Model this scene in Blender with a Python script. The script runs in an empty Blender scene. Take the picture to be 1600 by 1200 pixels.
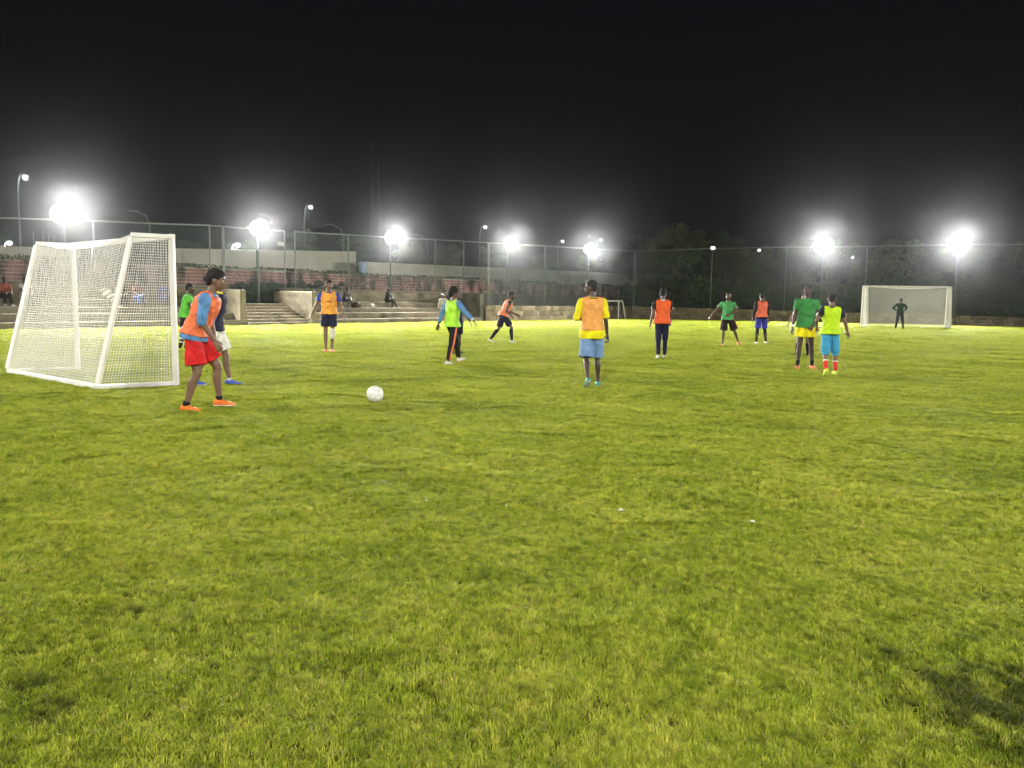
import bpy, bmesh, math, random
import numpy as np
from mathutils import Vector, Matrix, Euler, noise as mnoise

R = math.radians
random.seed(7)
rng = np.random.default_rng(7)
scene = bpy.context.scene
COL = scene.collection

# ------------------------------------------------------------------ camera
F_PX = 1230.0                      # focal length in photo pixels (1600 wide)
CAM_H = 1.40
PITCH = math.atan(129 / F_PX)
ROLL = 0.0140
cam_pos = Vector((0, 0, CAM_H))
fwd = Vector((0, math.cos(PITCH), -math.sin(PITCH)))
r0 = Vector((1, 0, 0)); u0 = Vector((0, math.sin(PITCH), math.cos(PITCH)))
cam_r = (r0 * math.cos(ROLL) + u0 * math.sin(ROLL)).normalized()
cam_u = cam_r.cross(fwd).normalized()
cd = bpy.data.cameras.new('camera')
cd.sensor_width = 36; cd.lens = 36 * F_PX / 1600
cd.clip_start = 0.05; cd.clip_end = 2000
cam = bpy.data.objects.new('camera', cd); COL.objects.link(cam)
M = Matrix((cam_r, cam_u, -fwd)).transposed().to_4x4(); M.translation = cam_pos
cam.matrix_world = M
scene.camera = cam

# ------------------------------------------------------------------ night sky, exposure
world = bpy.data.worlds.new('World'); scene.world = world; world.use_nodes = True
bg = world.node_tree.nodes['Background']
bg.inputs[0].default_value = (0.55, 0.62, 0.75, 1); bg.inputs[1].default_value = 0.0080
vs = scene.view_settings
vs.view_transform = 'Standard'; vs.look = 'None'; vs.gamma = 1; vs.exposure = 0.0
vs.use_curve_mapping = False
cy = scene.cycles
cy.use_denoising = True; cy.denoising_input_passes = 'RGB_ALBEDO'
cy.max_bounces = 6; cy.diffuse_bounces = 2; cy.glossy_bounces = 2; cy.transmission_bounces = 2
cy.volume_bounces = 0; cy.transparent_max_bounces = 12
cy.sample_clamp_indirect = 2.0; cy.sample_clamp_direct = 0.0
cy.caustics_reflective = False; cy.caustics_refractive = False

FLOOD_W = 21000.0                  # power of one pitch floodlight
HAZE = 0.00013

# ------------------------------------------------------------------ helpers
def ray(px, py):
    return fwd + cam_r * ((px - 800) / F_PX) + cam_u * ((600 - py) / F_PX)
def G(px, py, z=0.0):
    d = ray(px, py); t = (z - CAM_H) / d.z
    return cam_pos + d * t
def at(px, py, Y):
    d = ray(px, py); return cam_pos + d * (Y / d.y)
def hor(px):
    return 471 + ROLL * (px - 800)
def zat(px, py, Y):
    return at(px, py, Y).z
def col_on_line(px, p0, u):
    """top view: where the view column px crosses the line p0 + s*u"""
    d = ray(px, hor(px)); d = Vector((d.x, d.y)); 
    den = d.x * u.y - d.y * u.x
    t = (p0.x * u.y - p0.y * u.x) / den
    return Vector((d.x * t, d.y * t))

def link(o, parent=None):
    COL.objects.link(o)
    if parent is not None: o.parent = parent
    return o
def tag(o, label=None, cat=None, group=None, kind=None):
    if label: o['label'] = label
    if cat: o['category'] = cat
    if group: o['group'] = group
    if kind: o['kind'] = kind
    return o
def empty(name, loc=(0, 0, 0), rz=0.0):
    o = bpy.data.objects.new(name, None); o.empty_display_size = 0.2
    o.location = loc; o.rotation_euler = (0, 0, rz)
    return link(o)
def obj(name, me, parent=None, loc=None, rot=None, scale=None):
    o = bpy.data.objects.new(name, me)
    if loc is not None: o.location = loc
    if rot is not None: o.rotation_euler = rot
    if scale is not None: o.scale = scale
    return link(o, parent)

class MB:
    """collects shapes, builds ONE mesh"""
    def __init__(s): s.v = []; s.f = []; s.m = []
    def add(s, vs_, fs, mi=0):
        b = len(s.v); s.v += [tuple(v) for v in vs_]
        s.f += [tuple(i + b for i in f) for f in fs]; s.m += [mi] * len(fs)
    def box(s, c, size, rot=None, mi=0):
        hx, hy, hz = size[0] / 2, size[1] / 2, size[2] / 2
        P = [Vector((x, y, z)) for z in (-hz, hz) for y in (-hy, hy) for x in (-hx, hx)]
        if rot is not None: P = [rot @ p for p in P]
        P = [p + Vector(c) for p in P]
        s.add(P, [(0, 2, 3, 1), (4, 5, 7, 6), (0, 1, 5, 4), (2, 6, 7, 3), (0, 4, 6, 2), (1, 3, 7, 5)], mi)
    def loft(s, rings, n=16, cap=True, mi=0):
        """rings: (centre, side vec a, depth vec b)"""
        P = []; F = []
        for c, a, b in rings:
            c = Vector(c); a = Vector(a); b = Vector(b)
            for k in range(n):
                t = 2 * math.pi * k / n
                P.append(c + a * math.cos(t) + b * math.sin(t))
        for i in range(len(rings) - 1):
            for k in range(n):
                k2 = (k + 1) % n
                F.append((i * n + k, i * n + k2, (i + 1) * n + k2, (i + 1) * n + k))
        if cap:
            F.append(tuple(range(n - 1, -1, -1)))
            F.append(tuple((len(rings) - 1) * n + k for k in range(n)))
        s.add(P, F, mi)
    def tube(s, pts, rad, n=8, cap=True, mi=0):
        pts = [Vector(p) for p in pts]
        if not isinstance(rad, (list, tuple)): rad = [rad] * len(pts)
        rings = []
        prev = None
        for i, p in enumerate(pts):
            d = (pts[min(i + 1, len(pts) - 1)] - pts[max(i - 1, 0)]).normalized()
            ref = prev if prev is not None else (Vector((0, 0, 1)) if abs(d.z) < 0.9 else Vector((1, 0, 0)))
            a = (ref - d * ref.dot(d)).normalized(); b = d.cross(a)
            prev = a
            rings.append((p, a * rad[i], b * rad[i]))
        s.loft(rings, n, cap, mi)
    def capsule(s, p0, p1, ra, rb, n=12):
        p0 = Vector(p0); p1 = Vector(p1); d = (p1 - p0)
        L = d.length; d = d / L if L > 1e-6 else Vector((0, 0, 1))
        pts = []; rad = []
        for q in (-0.95, -0.6, -0.0):
            pts.append(p0 + d * ra * q); rad.append(ra * math.sqrt(max(1 - q * q, 0.02)))
        for q in (0.0, 0.6, 0.95):
            pts.append(p1 + d * rb * q); rad.append(rb * math.sqrt(max(1 - q * q, 0.02)))
        s.tube(pts, rad, n)
    def ell(s, c, a, b, cc, n=16, m=10, mi=0):
        """ellipsoid with axis vectors a,b,cc"""
        c = Vector(c); a = Vector(a); b = Vector(b); cc = Vector(cc)
        rings = []
        for i in range(m + 1):
            t = -math.pi / 2 + math.pi * i / m
            w = max(math.cos(t), 0.02)
            rings.append((c + cc * math.sin(t), a * w, b * w))
        s.loft(rings, n, True, mi)
    def mesh(s, name, mats, smooth=False):
        me = bpy.data.meshes.new(name)
        me.from_pydata(s.v, [], s.f)
        for m in (mats if isinstance(mats, (list, tuple)) else [mats]): me.materials.append(m)
        if any(s.m): me.polygons.foreach_set('material_index', s.m)
        if smooth: me.polygons.foreach_set('use_smooth', [True] * len(s.f))
        me.update()
        return me
    def build(s, name, mats, parent=None, smooth=False, loc=None, rot=None):
        return obj(name, s.mesh(name, mats, smooth), parent, loc, rot)

# ------------------------------------------------------------------ materials
def nodes_of(m):
    m.use_nodes = True; nt = m.node_tree
    return nt, nt.nodes, nt.links
def mat(name, col, rough=0.6, var=0.25, scale=6.0, bump=0.0, bscale=40.0, spec=0.3, metal=0.0,
        col2=None, obj_var=0.0, coord='Object', detail=5.0, dirt=None):
    """procedural material: base colour broken up by noise, optional second colour, bump and per-object variation"""
    m = bpy.data.materials.new(name); nt, N, L = nodes_of(m)
    p = N['Principled BSDF']
    p.inputs['Roughness'].default_value = rough
    p.inputs['Specular IOR Level'].default_value = spec
    p.inputs['Metallic'].default_value = metal
    tc = N.new('ShaderNodeTexCoord')
    nz = N.new('ShaderNodeTexNoise'); nz.inputs['Scale'].default_value = scale; nz.inputs['Detail'].default_value = detail
    L.new(tc.outputs[coord], nz.inputs['Vector'])
    cr = N.new('ShaderNodeValToRGB')
    c2 = col2 or tuple(c * (1 - var) for c in col)
    c1 = col if col2 else tuple(min(c * (1 + var * 0.6), 0.9) for c in col)
    cr.color_ramp.elements[0].position = 0.32; cr.color_ramp.elements[0].color = (*c2, 1)
    cr.color_ramp.elements[1].position = 0.68; cr.color_ramp.elements[1].color = (*c1, 1)
    L.new(nz.outputs['Fac'], cr.inputs['Fac'])
    out = cr.outputs['Color']
    if obj_var:
        oi = N.new('ShaderNodeObjectInfo'); mr = N.new('ShaderNodeMapRange')
        mr.inputs['To Min'].default_value = 1 - obj_var; mr.inputs['To Max'].default_value = 1 + obj_var
        L.new(oi.outputs['Random'], mr.inputs['Value'])
        hs = N.new('ShaderNodeHueSaturation'); L.new(mr.outputs['Result'], hs.inputs['Value']); L.new(out, hs.inputs['Color'])
        out = hs.outputs['Color']
    if dirt:
        dcol, dscale, thr, stretch = dirt
        mp = N.new('ShaderNodeMapping'); mp.inputs['Scale'].default_value = stretch
        g = N.new('ShaderNodeNewGeometry'); L.new(g.outputs['Position'], mp.inputs['Vector'])
        n2 = N.new('ShaderNodeTexNoise'); n2.inputs['Scale'].default_value = dscale; n2.inputs['Detail'].default_value = 7
        L.new(mp.outputs['Vector'], n2.inputs['Vector'])
        r2 = N.new('ShaderNodeMapRange'); r2.inputs['From Min'].default_value = thr; r2.inputs['From Max'].default_value = thr + 0.18
        L.new(n2.outputs['Fac'], r2.inputs['Value'])
        mx = N.new('ShaderNodeMix'); mx.data_type = 'RGBA'
        L.new(r2.outputs['Result'], mx.inputs['Factor']); L.new(out, mx.inputs['A']); mx.inputs['B'].default_value = (*dcol, 1)
        out = mx.outputs['Result']
    L.new(out, p.inputs['Base Color'])
    if bump:
        nb = N.new('ShaderNodeTexNoise'); nb.inputs['Scale'].default_value = bscale; nb.inputs['Detail'].default_value = 6
        L.new(tc.outputs[coord], nb.inputs['Vector'])
        bp = N.new('ShaderNodeBump'); bp.inputs['Strength'].default_value = bump; bp.inputs['Distance'].default_value = 0.02
        L.new(nb.outputs['Fac'], bp.inputs['Height']); L.new(bp.outputs['Normal'], p.inputs['Normal'])
    return m
def emit_mat(name, col, strength):
    m = bpy.data.materials.new(name); nt, N, L = nodes_of(m)
    N.remove(N['Principled BSDF'])
    e = N.new('ShaderNodeEmission'); e.inputs[0].default_value = (*col, 1); e.inputs[1].default_value = strength
    L.new(e.outputs[0], N['Material Output'].inputs['Surface'])
    try: m.cycles.emission_sampling = 'NONE'
    except Exception: pass
    return m

M_CONC = mat('concrete', (0.205, 0.18, 0.13), 0.85, 0.3, 1.2, 0.35, 25, dirt=((0.07, 0.065, 0.04), 0.7, 0.52, (1, 1, 1.6)))
M_CONC2 = mat('concrete_wall', (0.17, 0.16, 0.125), 0.85, 0.25, 1.0, 0.3, 20, dirt=((0.055, 0.055, 0.04), 0.6, 0.50, (1.5, 1.5, 0.7)))
M_BRICK = mat('painted_brick', (0.34, 0.165, 0.145), 0.8, 0.35, 9, 0.4, 60, obj_var=0.35, dirt=((0.045, 0.04, 0.032), 1.1, 0.44, (1.6, 1.6, 0.5)))
M_MORTAR = mat('mortar', (0.46, 0.36, 0.31), 0.9, 0.3, 3, 0.3, 30, dirt=((0.07, 0.065, 0.05), 1.1, 0.46, (1.6, 1.6, 0.5)))
M_STONE = mat('rubble_stone', (0.28, 0.23, 0.15), 0.85, 0.35, 4, 0.5, 18, obj_var=0.4)
M_STONEJ = mat('stone_joint', (0.10, 0.085, 0.06), 0.9, 0.3, 5, 0.3, 30)
M_CREAM = mat('cream_render', (0.56, 0.53, 0.43), 0.8, 0.12, 0.5, 0.1, 20, dirt=((0.36, 0.33, 0.26), 0.5, 0.58, (1, 1, 0.4)))
M_CREAM2 = mat('pale_panel_paint', (0.62, 0.58, 0.40), 0.7, 0.08, 2)
M_BLUEP = mat('pale_blue_paint', (0.30, 0.42, 0.55), 0.7, 0.1, 2)
M_STEEL = mat('galvanised_pipe', (0.10, 0.115, 0.11), 0.5, 0.2, 10, metal=0.3, spec=0.5)
M_POST = mat('fence_post', (0.20, 0.23, 0.21), 0.5, 0.2, 10, spec=0.4)
M_GREENPIPE = mat('green_pipe', (0.22, 0.30, 0.25), 0.5, 0.2, 10, spec=0.4)
M_WHITE = mat('white_goal_paint', (0.78, 0.76, 0.70), 0.4, 0.08, 5, spec=0.5, dirt=((0.45, 0.42, 0.32), 3.0, 0.62, (1, 1, 1)))
M_NET = mat('net_cord', (0.80, 0.78, 0.72), 0.8, 0.05, 5)
M_DARKM = mat('dark_metal', (0.05, 0.05, 0.05), 0.5, 0.2, 10)
def lens_mat():
    m = bpy.data.materials.new('flood_lens'); nt, N, L = nodes_of(m); N.remove(N['Principled BSDF'])
    at_ = N.new('ShaderNodeAttribute'); at_.attribute_name = 'hot'
    mr = N.new('ShaderNodeMapRange'); mr.inputs['To Min'].default_value = 0.5; mr.inputs['To Max'].default_value = 6; L.new(at_.outputs['Fac'], mr.inputs['Value'])
    e = N.new('ShaderNodeEmission'); e.inputs[0].default_value = (1.0, 0.99, 0.95, 1); L.new(mr.outputs['Result'], e.inputs[1])
    L.new(e.outputs[0], N['Material Output'].inputs['Surface']); m.cycles.emission_sampling = 'NONE'
    return m
M_LENS = lens_mat()
M_MAST = mat('mast_steel', (0.035, 0.037, 0.037), 0.6, 0.2, 3)
M_SLENS = emit_mat('street_lens', (0.95, 0.97, 1.0), 3.5)
M_BARK = mat('bark', (0.16, 0.13, 0.09), 0.9, 0.35, 8, 0.5, 20)
M_SOIL = mat('bank_soil', (0.10, 0.085, 0.05), 0.95, 0.35, 1.5, 0.4, 10)
M_ROAD = mat('upper_road', (0.09, 0.085, 0.08), 0.9, 0.2, 1.5, 0.2, 30)

def leaf_mat(name, c1, c2):
    m = bpy.data.materials.new(name); nt, N, L = nodes_of(m)
    p = N['Principled BSDF']; p.inputs['Roughness'].default_value = 0.55; p.inputs['Specular IOR Level'].default_value = 0.25
    g = N.new('ShaderNodeNewGeometry'); nz = N.new('ShaderNodeTexNoise')
    nz.inputs['Scale'].default_value = 0.9; nz.inputs['Detail'].default_value = 3
    L.new(g.outputs['Position'], nz.inputs['Vector'])
    ad = N.new('ShaderNodeMath'); ad.operation = 'MULTIPLY_ADD'; ad.inputs[1].default_value = 0.5
    L.new(g.outputs['Random Per Island'], ad.inputs[0]); 
    mm = N.new('ShaderNodeMath'); mm.operation = 'SUBTRACT'; mm.inputs[1].default_value = 0.25
    L.new(nz.outputs['Fac'], mm.inputs[0]); L.new(mm.outputs[0], ad.inputs[2])
    cr = N.new('ShaderNodeValToRGB')
    cr.color_ramp.elements[0].position = 0.25; cr.color_ramp.elements[0].color = (*c2, 1)
    cr.color_ramp.elements[1].position = 0.75; cr.color_ramp.elements[1].color = (*c1, 1)
    L.new(ad.outputs[0], cr.inputs['Fac']); L.new(cr.outputs['Color'], p.inputs['Base Color'])
    return m
M_LEAF = leaf_mat('leaf_green', (0.10, 0.145, 0.062), (0.034, 0.06, 0.03))
M_LEAF2 = leaf_mat('leaf_dark', (0.07, 0.105, 0.06), (0.026, 0.047, 0.029))
# ================================================================== SETTING
V2 = lambda v: Vector((v[0], v[1]))
A2 = Vector((-20.0, 31.0)); C2 = Vector((10.7, 71.0)); D2 = Vector((39.5, 59.5))
uL = (C2 - A2).normalized(); bL = Vector((-uL.y, uL.x))          # left boundary: along, outwards
uR = (D2 - C2).normalized(); bR = Vector((-uR.y, uR.x))          # far boundary
def onL(px, off): return col_on_line(px, A2 + bL * off, uL)
def onR(px, off): return col_on_line(px, C2 + bR * off, uR)
def pL(s, off, z=0.0):
    q = A2 + uL * s + bL * off; return Vector((q.x, q.y, z))
def pR(s, off, z=0.0):
    q = C2 + uR * s + bR * off; return Vector((q.x, q.y, z))
def sL(px, off): return (onL(px, off) - A2).dot(uL)
def sR(px, off): return (onR(px, off) - C2).dot(uR)
yawL = math.atan2(uL.y, uL.x); yawR = math.atan2(uR.y, uR.x)
rotL = Matrix.Rotation(yawL, 3, 'Z'); rotR = Matrix.Rotation(yawR, 3, 'Z')

# ---- ground sheet
def darkened(N, L, col):
    """dark turf patches at the two near corners; shade between tufts painted in everywhere"""
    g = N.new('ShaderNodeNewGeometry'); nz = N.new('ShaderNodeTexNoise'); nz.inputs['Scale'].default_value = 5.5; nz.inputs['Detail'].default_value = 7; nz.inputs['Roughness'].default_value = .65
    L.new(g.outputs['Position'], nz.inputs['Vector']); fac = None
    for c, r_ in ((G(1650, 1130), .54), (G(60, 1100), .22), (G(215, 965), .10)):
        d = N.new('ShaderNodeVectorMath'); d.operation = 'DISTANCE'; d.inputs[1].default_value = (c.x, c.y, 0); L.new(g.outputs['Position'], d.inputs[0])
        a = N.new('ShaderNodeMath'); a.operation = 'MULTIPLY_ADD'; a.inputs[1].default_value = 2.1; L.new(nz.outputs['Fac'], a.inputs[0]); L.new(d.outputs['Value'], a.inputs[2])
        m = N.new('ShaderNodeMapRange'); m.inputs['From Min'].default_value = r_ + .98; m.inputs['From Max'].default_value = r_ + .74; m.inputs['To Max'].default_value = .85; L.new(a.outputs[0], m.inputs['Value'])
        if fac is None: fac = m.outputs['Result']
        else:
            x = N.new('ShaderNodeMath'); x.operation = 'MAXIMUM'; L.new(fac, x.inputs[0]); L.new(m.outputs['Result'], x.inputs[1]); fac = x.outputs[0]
    n2 = N.new('ShaderNodeTexNoise'); n2.inputs['Scale'].default_value = 17; n2.inputs['Detail'].default_value = 4; L.new(g.outputs['Position'], n2.inputs['Vector'])  # dark specks painted into the colour as shade in hollows between tufts
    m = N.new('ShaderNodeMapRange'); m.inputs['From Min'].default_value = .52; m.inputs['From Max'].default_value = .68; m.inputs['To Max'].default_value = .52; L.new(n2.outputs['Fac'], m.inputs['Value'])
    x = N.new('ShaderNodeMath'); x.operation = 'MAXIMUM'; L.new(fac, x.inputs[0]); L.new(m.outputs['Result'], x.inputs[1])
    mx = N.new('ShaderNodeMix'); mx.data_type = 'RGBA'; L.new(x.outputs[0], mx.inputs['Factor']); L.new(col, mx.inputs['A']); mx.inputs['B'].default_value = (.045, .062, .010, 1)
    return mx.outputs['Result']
def ground_material():
    m = bpy.data.materials.new('turf_soil'); nt, N, L = nodes_of(m)
    p = N['Principled BSDF']; p.inputs['Roughness'].default_value = 0.95; p.inputs['Specular IOR Level'].default_value = 0.1
    g = N.new('ShaderNodeNewGeometry')
    n1 = N.new('ShaderNodeTexNoise'); n1.inputs['Scale'].default_value = 0.8; n1.inputs['Detail'].default_value = 8
    n2 = N.new('ShaderNodeTexNoise'); n2.inputs['Scale'].default_value = 30; n2.inputs['Detail'].default_value = 5
    L.new(g.outputs['Position'], n1.inputs['Vector']); L.new(g.outputs['Position'], n2.inputs['Vector'])
    mx = N.new('ShaderNodeMath'); mx.operation = 'MULTIPLY_ADD'; mx.inputs[1].default_value = 0.5
    hf = N.new('ShaderNodeMath'); hf.operation = 'MULTIPLY'; hf.inputs[1].default_value = 0.5
    L.new(n2.outputs['Fac'], hf.inputs[0]); L.new(n1.outputs['Fac'], mx.inputs[0]); L.new(hf.outputs[0], mx.inputs[2])
    cr = N.new('ShaderNodeValToRGB')
    cr.color_ramp.elements[0].position = 0.35; cr.color_ramp.elements[0].color = (0.028, 0.030, 0.010, 1)
    cr.color_ramp.elements[1].position = 0.65; cr.color_ramp.elements[1].color = (0.07, 0.068, 0.018, 1)
    L.new(mx.outputs[0], cr.inputs['Fac']); L.new(cr.outputs['Color'], p.inputs['Base Color'])
    bp = N.new('ShaderNodeBump'); bp.inputs['Strength'].default_value = 0.5; bp.inputs['Distance'].default_value = 0.03
    L.new(n2.outputs['Fac'], bp.inputs['Height']); L.new(bp.outputs['Normal'], p.inputs['Normal'])
    return m
M_TURF = ground_material()
mb = MB(); mb.add([(-250, -60, 0), (250, -60, 0), (250, 400, 0), (-250, 400, 0)], [(0, 1, 2, 3)])
tag(mb.build('ground', M_TURF), kind='structure')

# ---- grass: blade patches scattered over the pitch
def grass_material():
    m = bpy.data.materials.new('grass_blade'); nt, N, L = nodes_of(m)
    out = N['Material Output']; p = N['Principled BSDF']
    p.inputs['Roughness'].default_value = 0.55; p.inputs['Specular IOR Level'].default_value = 0.2
    g = N.new('ShaderNodeNewGeometry')
    n1 = N.new('ShaderNodeTexNoise'); n1.inputs['Scale'].default_value = 0.55; n1.inputs['Detail'].default_value = 6; n1.inputs['Roughness'].default_value = 0.6
    n2 = N.new('ShaderNodeTexNoise'); n2.inputs['Scale'].default_value = 5.0; n2.inputs['Detail'].default_value = 4
    L.new(g.outputs['Position'], n1.inputs['Vector']); L.new(g.outputs['Position'], n2.inputs['Vector'])
    at_ = N.new('ShaderNodeAttribute'); at_.attribute_name = 'tint'
    s1 = N.new('ShaderNodeMath'); s1.operation = 'MULTIPLY'; s1.inputs[1].default_value = 0.55
    s2 = N.new('ShaderNodeMath'); s2.operation = 'MULTIPLY_ADD'; s2.inputs[1].default_value = 0.35
    s3 = N.new('ShaderNodeMath'); s3.operation = 'MULTIPLY_ADD'; s3.inputs[1].default_value = 0.40
    L.new(n1.outputs['Fac'], s1.inputs[0]); L.new(n2.outputs['Fac'], s2.inputs[0]); L.new(s1.outputs[0], s2.inputs[2])
    L.new(at_.outputs['Fac'], s3.inputs[0]); L.new(s2.outputs[0], s3.inputs[2])
    cr = N.new('ShaderNodeValToRGB'); E = cr.color_ramp.elements
    E[0].position = 0.36; E[0].color = (0.08, 0.15, 0.010, 1)
    E[1].position = 0.86; E[1].color = (0.60, 0.59, 0.09, 1)
    e = E.new(0.60); e.color = (0.335, 0.42, 0.026, 1)
    L.new(s3.outputs[0], cr.inputs['Fac'])
    # dead straw blades
    st = N.new('ShaderNodeMath'); st.operation = 'GREATER_THAN'; st.inputs[1].default_value = 0.955
    L.new(at_.outputs['Fac'], st.inputs[0])
    mx = N.new('ShaderNodeMix'); mx.data_type = 'RGBA'; L.new(st.outputs[0], mx.inputs['Factor'])
    L.new(darkened(N, L, cr.outputs['Color']), mx.inputs['A']); mx.inputs['B'].default_value = (0.45, 0.36, 0.16, 1)
    L.new(mx.outputs['Result'], p.inputs['Base Color'])
    tr = N.new('ShaderNodeBsdfTranslucent'); L.new(mx.outputs['Result'], tr.inputs['Color'])
    ms = N.new('ShaderNodeMixShader'); ms.inputs[0].default_value = 0.35
    L.new(p.outputs[0], ms.inputs[1]); L.new(tr.outputs[0], ms.inputs[2]); L.new(ms.outputs[0], out.inputs['Surface'])
    return m
M_GRASS = grass_material()

def grass_patch(seed, nb=10500, size=0.62):
    r = np.random.default_rng(seed)
    # clustered tufts
    nt_ = 430
    tc = r.uniform(-size / 2, size / 2, (nt_, 2)); th = r.uniform(0.45, 1.5, nt_); tt = r.uniform(0, 1, nt_)
    tdir = r.uniform(0, 2 * math.pi, nt_)
    ti = r.integers(0, nt_, nb)
    P = tc[ti] + r.normal(0, 0.0100, (nb, 2))
    lone = r.random(nb) < 0.14
    P[lone] = r.uniform(-size / 2, size / 2, (lone.sum(), 2))
    h = r.uniform(0.010, 0.027, nb) * np.where(lone, 0.8, th[ti])
    tall = r.random(nb) < 0.012; h[tall] *= 1.8
    a = np.where(lone, r.uniform(0, 2 * math.pi, nb), tdir[ti] + r.normal(0, 1.1, nb))
    lean = h * np.abs(r.normal(0.85, 0.6, nb))
    w = r.uniform(0.0010, 0.0020, nb)
    wa = a + math.pi / 2 + r.normal(0, 0.5, nb)
    wx, wy = np.cos(wa) * w, np.sin(wa) * w; lx, ly = np.cos(a) * lean, np.sin(a) * lean
    z0 = np.full(nb, -0.004)
    v = np.empty((nb, 5, 3))
    v[:, 0] = np.c_[P[:, 0] - wx, P[:, 1] - wy, z0]; v[:, 1] = np.c_[P[:, 0] + wx, P[:, 1] + wy, z0]
    mx_, my_ = P[:, 0] + lx * 0.35, P[:, 1] + ly * 0.35
    v[:, 2] = np.c_[mx_ + wx * 0.8, my_ + wy * 0.8, h * 0.6]; v[:, 3] = np.c_[mx_ - wx * 0.8, my_ - wy * 0.8, h * 0.6]
    v[:, 4] = np.c_[P[:, 0] + lx, P[:, 1] + ly, h * (1 - 0.12 * np.minimum(lean / h, 2) ** 2)]
    verts = v.reshape(-1, 3)
    b = np.arange(nb) * 5
    faces = []
    q = np.c_[b, b + 1, b + 2, b + 3]; t = np.c_[b + 3, b + 2, b + 4]
    me = bpy.data.meshes.new('grass_patch')
    me.from_pydata(verts.tolist(), [], q.tolist() + t.tolist())
    tint = np.clip(0.7 * tt[ti] + 0.3 * r.random(nb), 0, 1); tint[r.random(nb) < 0.028] = 1.0
    att = me.attributes.new('tint', 'FLOAT', 'POINT'); att.data.foreach_set('value', np.repeat(tint, 5).astype(np.float32))
    me.materials.append(M_GRASS); me.update()
    return me
gcol = bpy.data.collections.new('grass_sources')
for k in range(7):
    gcol.objects.link(bpy.data.objects.new('grass_source_%d' % k, grass_patch(100 + k)))

def inside(x, y):
    q = Vector((x, y))
    return (q - A2).dot(bL) < -0.05 and (q - C2).dot(bR) < -0.05
pts = []; rots = []; scl = []; idx = []
def bare(x, y):
    """patches of thinner turf"""
    n = mnoise.noise(Vector((x * 0.9, y * 0.9, 3.3)))
    return n
y = 1.2
while y < 78:
    k = .8 if y < 5 else 1.0 if y < 14 else min(1.0 + (y - 14) * 0.035, 2.6)
    step = 0.36 * k
    half = y * 0.70 + 2.2
    x = -half
    while x < half:
        X = x + random.uniform(-.06, .06) * k; Y = y + random.uniform(-.06, .06) * k
        if inside(X, Y):
            n = mnoise.noise(Vector((X * 0.45, Y * 0.45, 0))) + 0.6 * mnoise.noise(Vector((X * 1.7, Y * 1.7, 5)))
            hz = min(max(1.0 + 0.45 * n, 0.5), 1.7)
            if True:
                pts.append((X, Y, 0.0)); rots.append((random.gauss(0, .03), random.gauss(0, .03), random.uniform(0, 6.283)))
                sk = k ** 0.75
                scl.append((k * 1.05, k * 1.05, sk * hz * random.uniform(.85, 1.15))); idx.append(random.randrange(7))
        x += step
    y += step
gm = bpy.data.meshes.new('grass'); gm.from_pydata(pts, [], [])
a_ = gm.attributes.new('rot', 'FLOAT_VECTOR', 'POINT'); a_.data.foreach_set('vector', np.array(rots, np.float32).ravel())
a_ = gm.attributes.new('scl', 'FLOAT_VECTOR', 'POINT'); a_.data.foreach_set('vector', np.array(scl, np.float32).ravel())
a_ = gm.attributes.new('idx', 'INT', 'POINT'); a_.data.foreach_set('value', np.array(idx, np.int32))
gm.materials.append(M_GRASS)
grass = obj('grass', gm)
tag(grass, 'short yellow-green tufted grass covering the pitch', 'grass', kind='stuff')
ng = bpy.data.node_groups.new('grass_scatter', 'GeometryNodeTree')
ng.interface.new_socket('Geometry', in_out='INPUT', socket_type='NodeSocketGeometry')
ng.interface.new_socket('Geometry', in_out='OUTPUT', socket_type='NodeSocketGeometry')
gi = ng.nodes.new('NodeGroupInput'); go = ng.nodes.new('NodeGroupOutput')
ci = ng.nodes.new('GeometryNodeCollectionInfo'); ci.inputs['Collection'].default_value = gcol
ci.inputs['Separate Children'].default_value = True; ci.inputs['Reset Children'].default_value = True
ip = ng.nodes.new('GeometryNodeInstanceOnPoints'); ip.inputs['Pick Instance'].default_value = True
def named(nm, ty):
    n = ng.nodes.new('GeometryNodeInputNamedAttribute'); n.data_type = ty; n.inputs['Name'].default_value = nm
    return next(s for s in n.outputs if s.enabled and s.name == 'Attribute')
ng.links.new(gi.outputs[0], ip.inputs['Points']); ng.links.new(ci.outputs[0], ip.inputs['Instance'])
ng.links.new(named('idx', 'INT'), ip.inputs['Instance Index'])
ng.links.new(named('rot', 'FLOAT_VECTOR'), ip.inputs['Rotation'])
ng.links.new(named('scl', 'FLOAT_VECTOR'), ip.inputs['Scale'])
ng.links.new(ip.outputs[0], go.inputs[0])
gmod = grass.modifiers.new('scatter', 'NODES'); gmod.node_group = ng

# ---- raised ground behind the walls
mb = MB()
a, b_, c, d = pL(-60, 7.4, 2.9), pL(70, 7.4, 2.9), pL(70, 90, 3.4), pL(-60, 90, 3.4)
mb.add([a, b_, c, d], [(0, 1, 2, 3)])
tag(mb.build('upper_road', M_ROAD), kind='structure')
mb = MB()
mb.add([pR(-1, 0.6, 0.95), pR(60, 0.6, 0.62), pR(60, 60, 2.2), pR(-1, 60, 2.2)], [(0, 1, 2, 3)])
tag(mb.build('planted_bank', M_SOIL), kind='structure')

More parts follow.
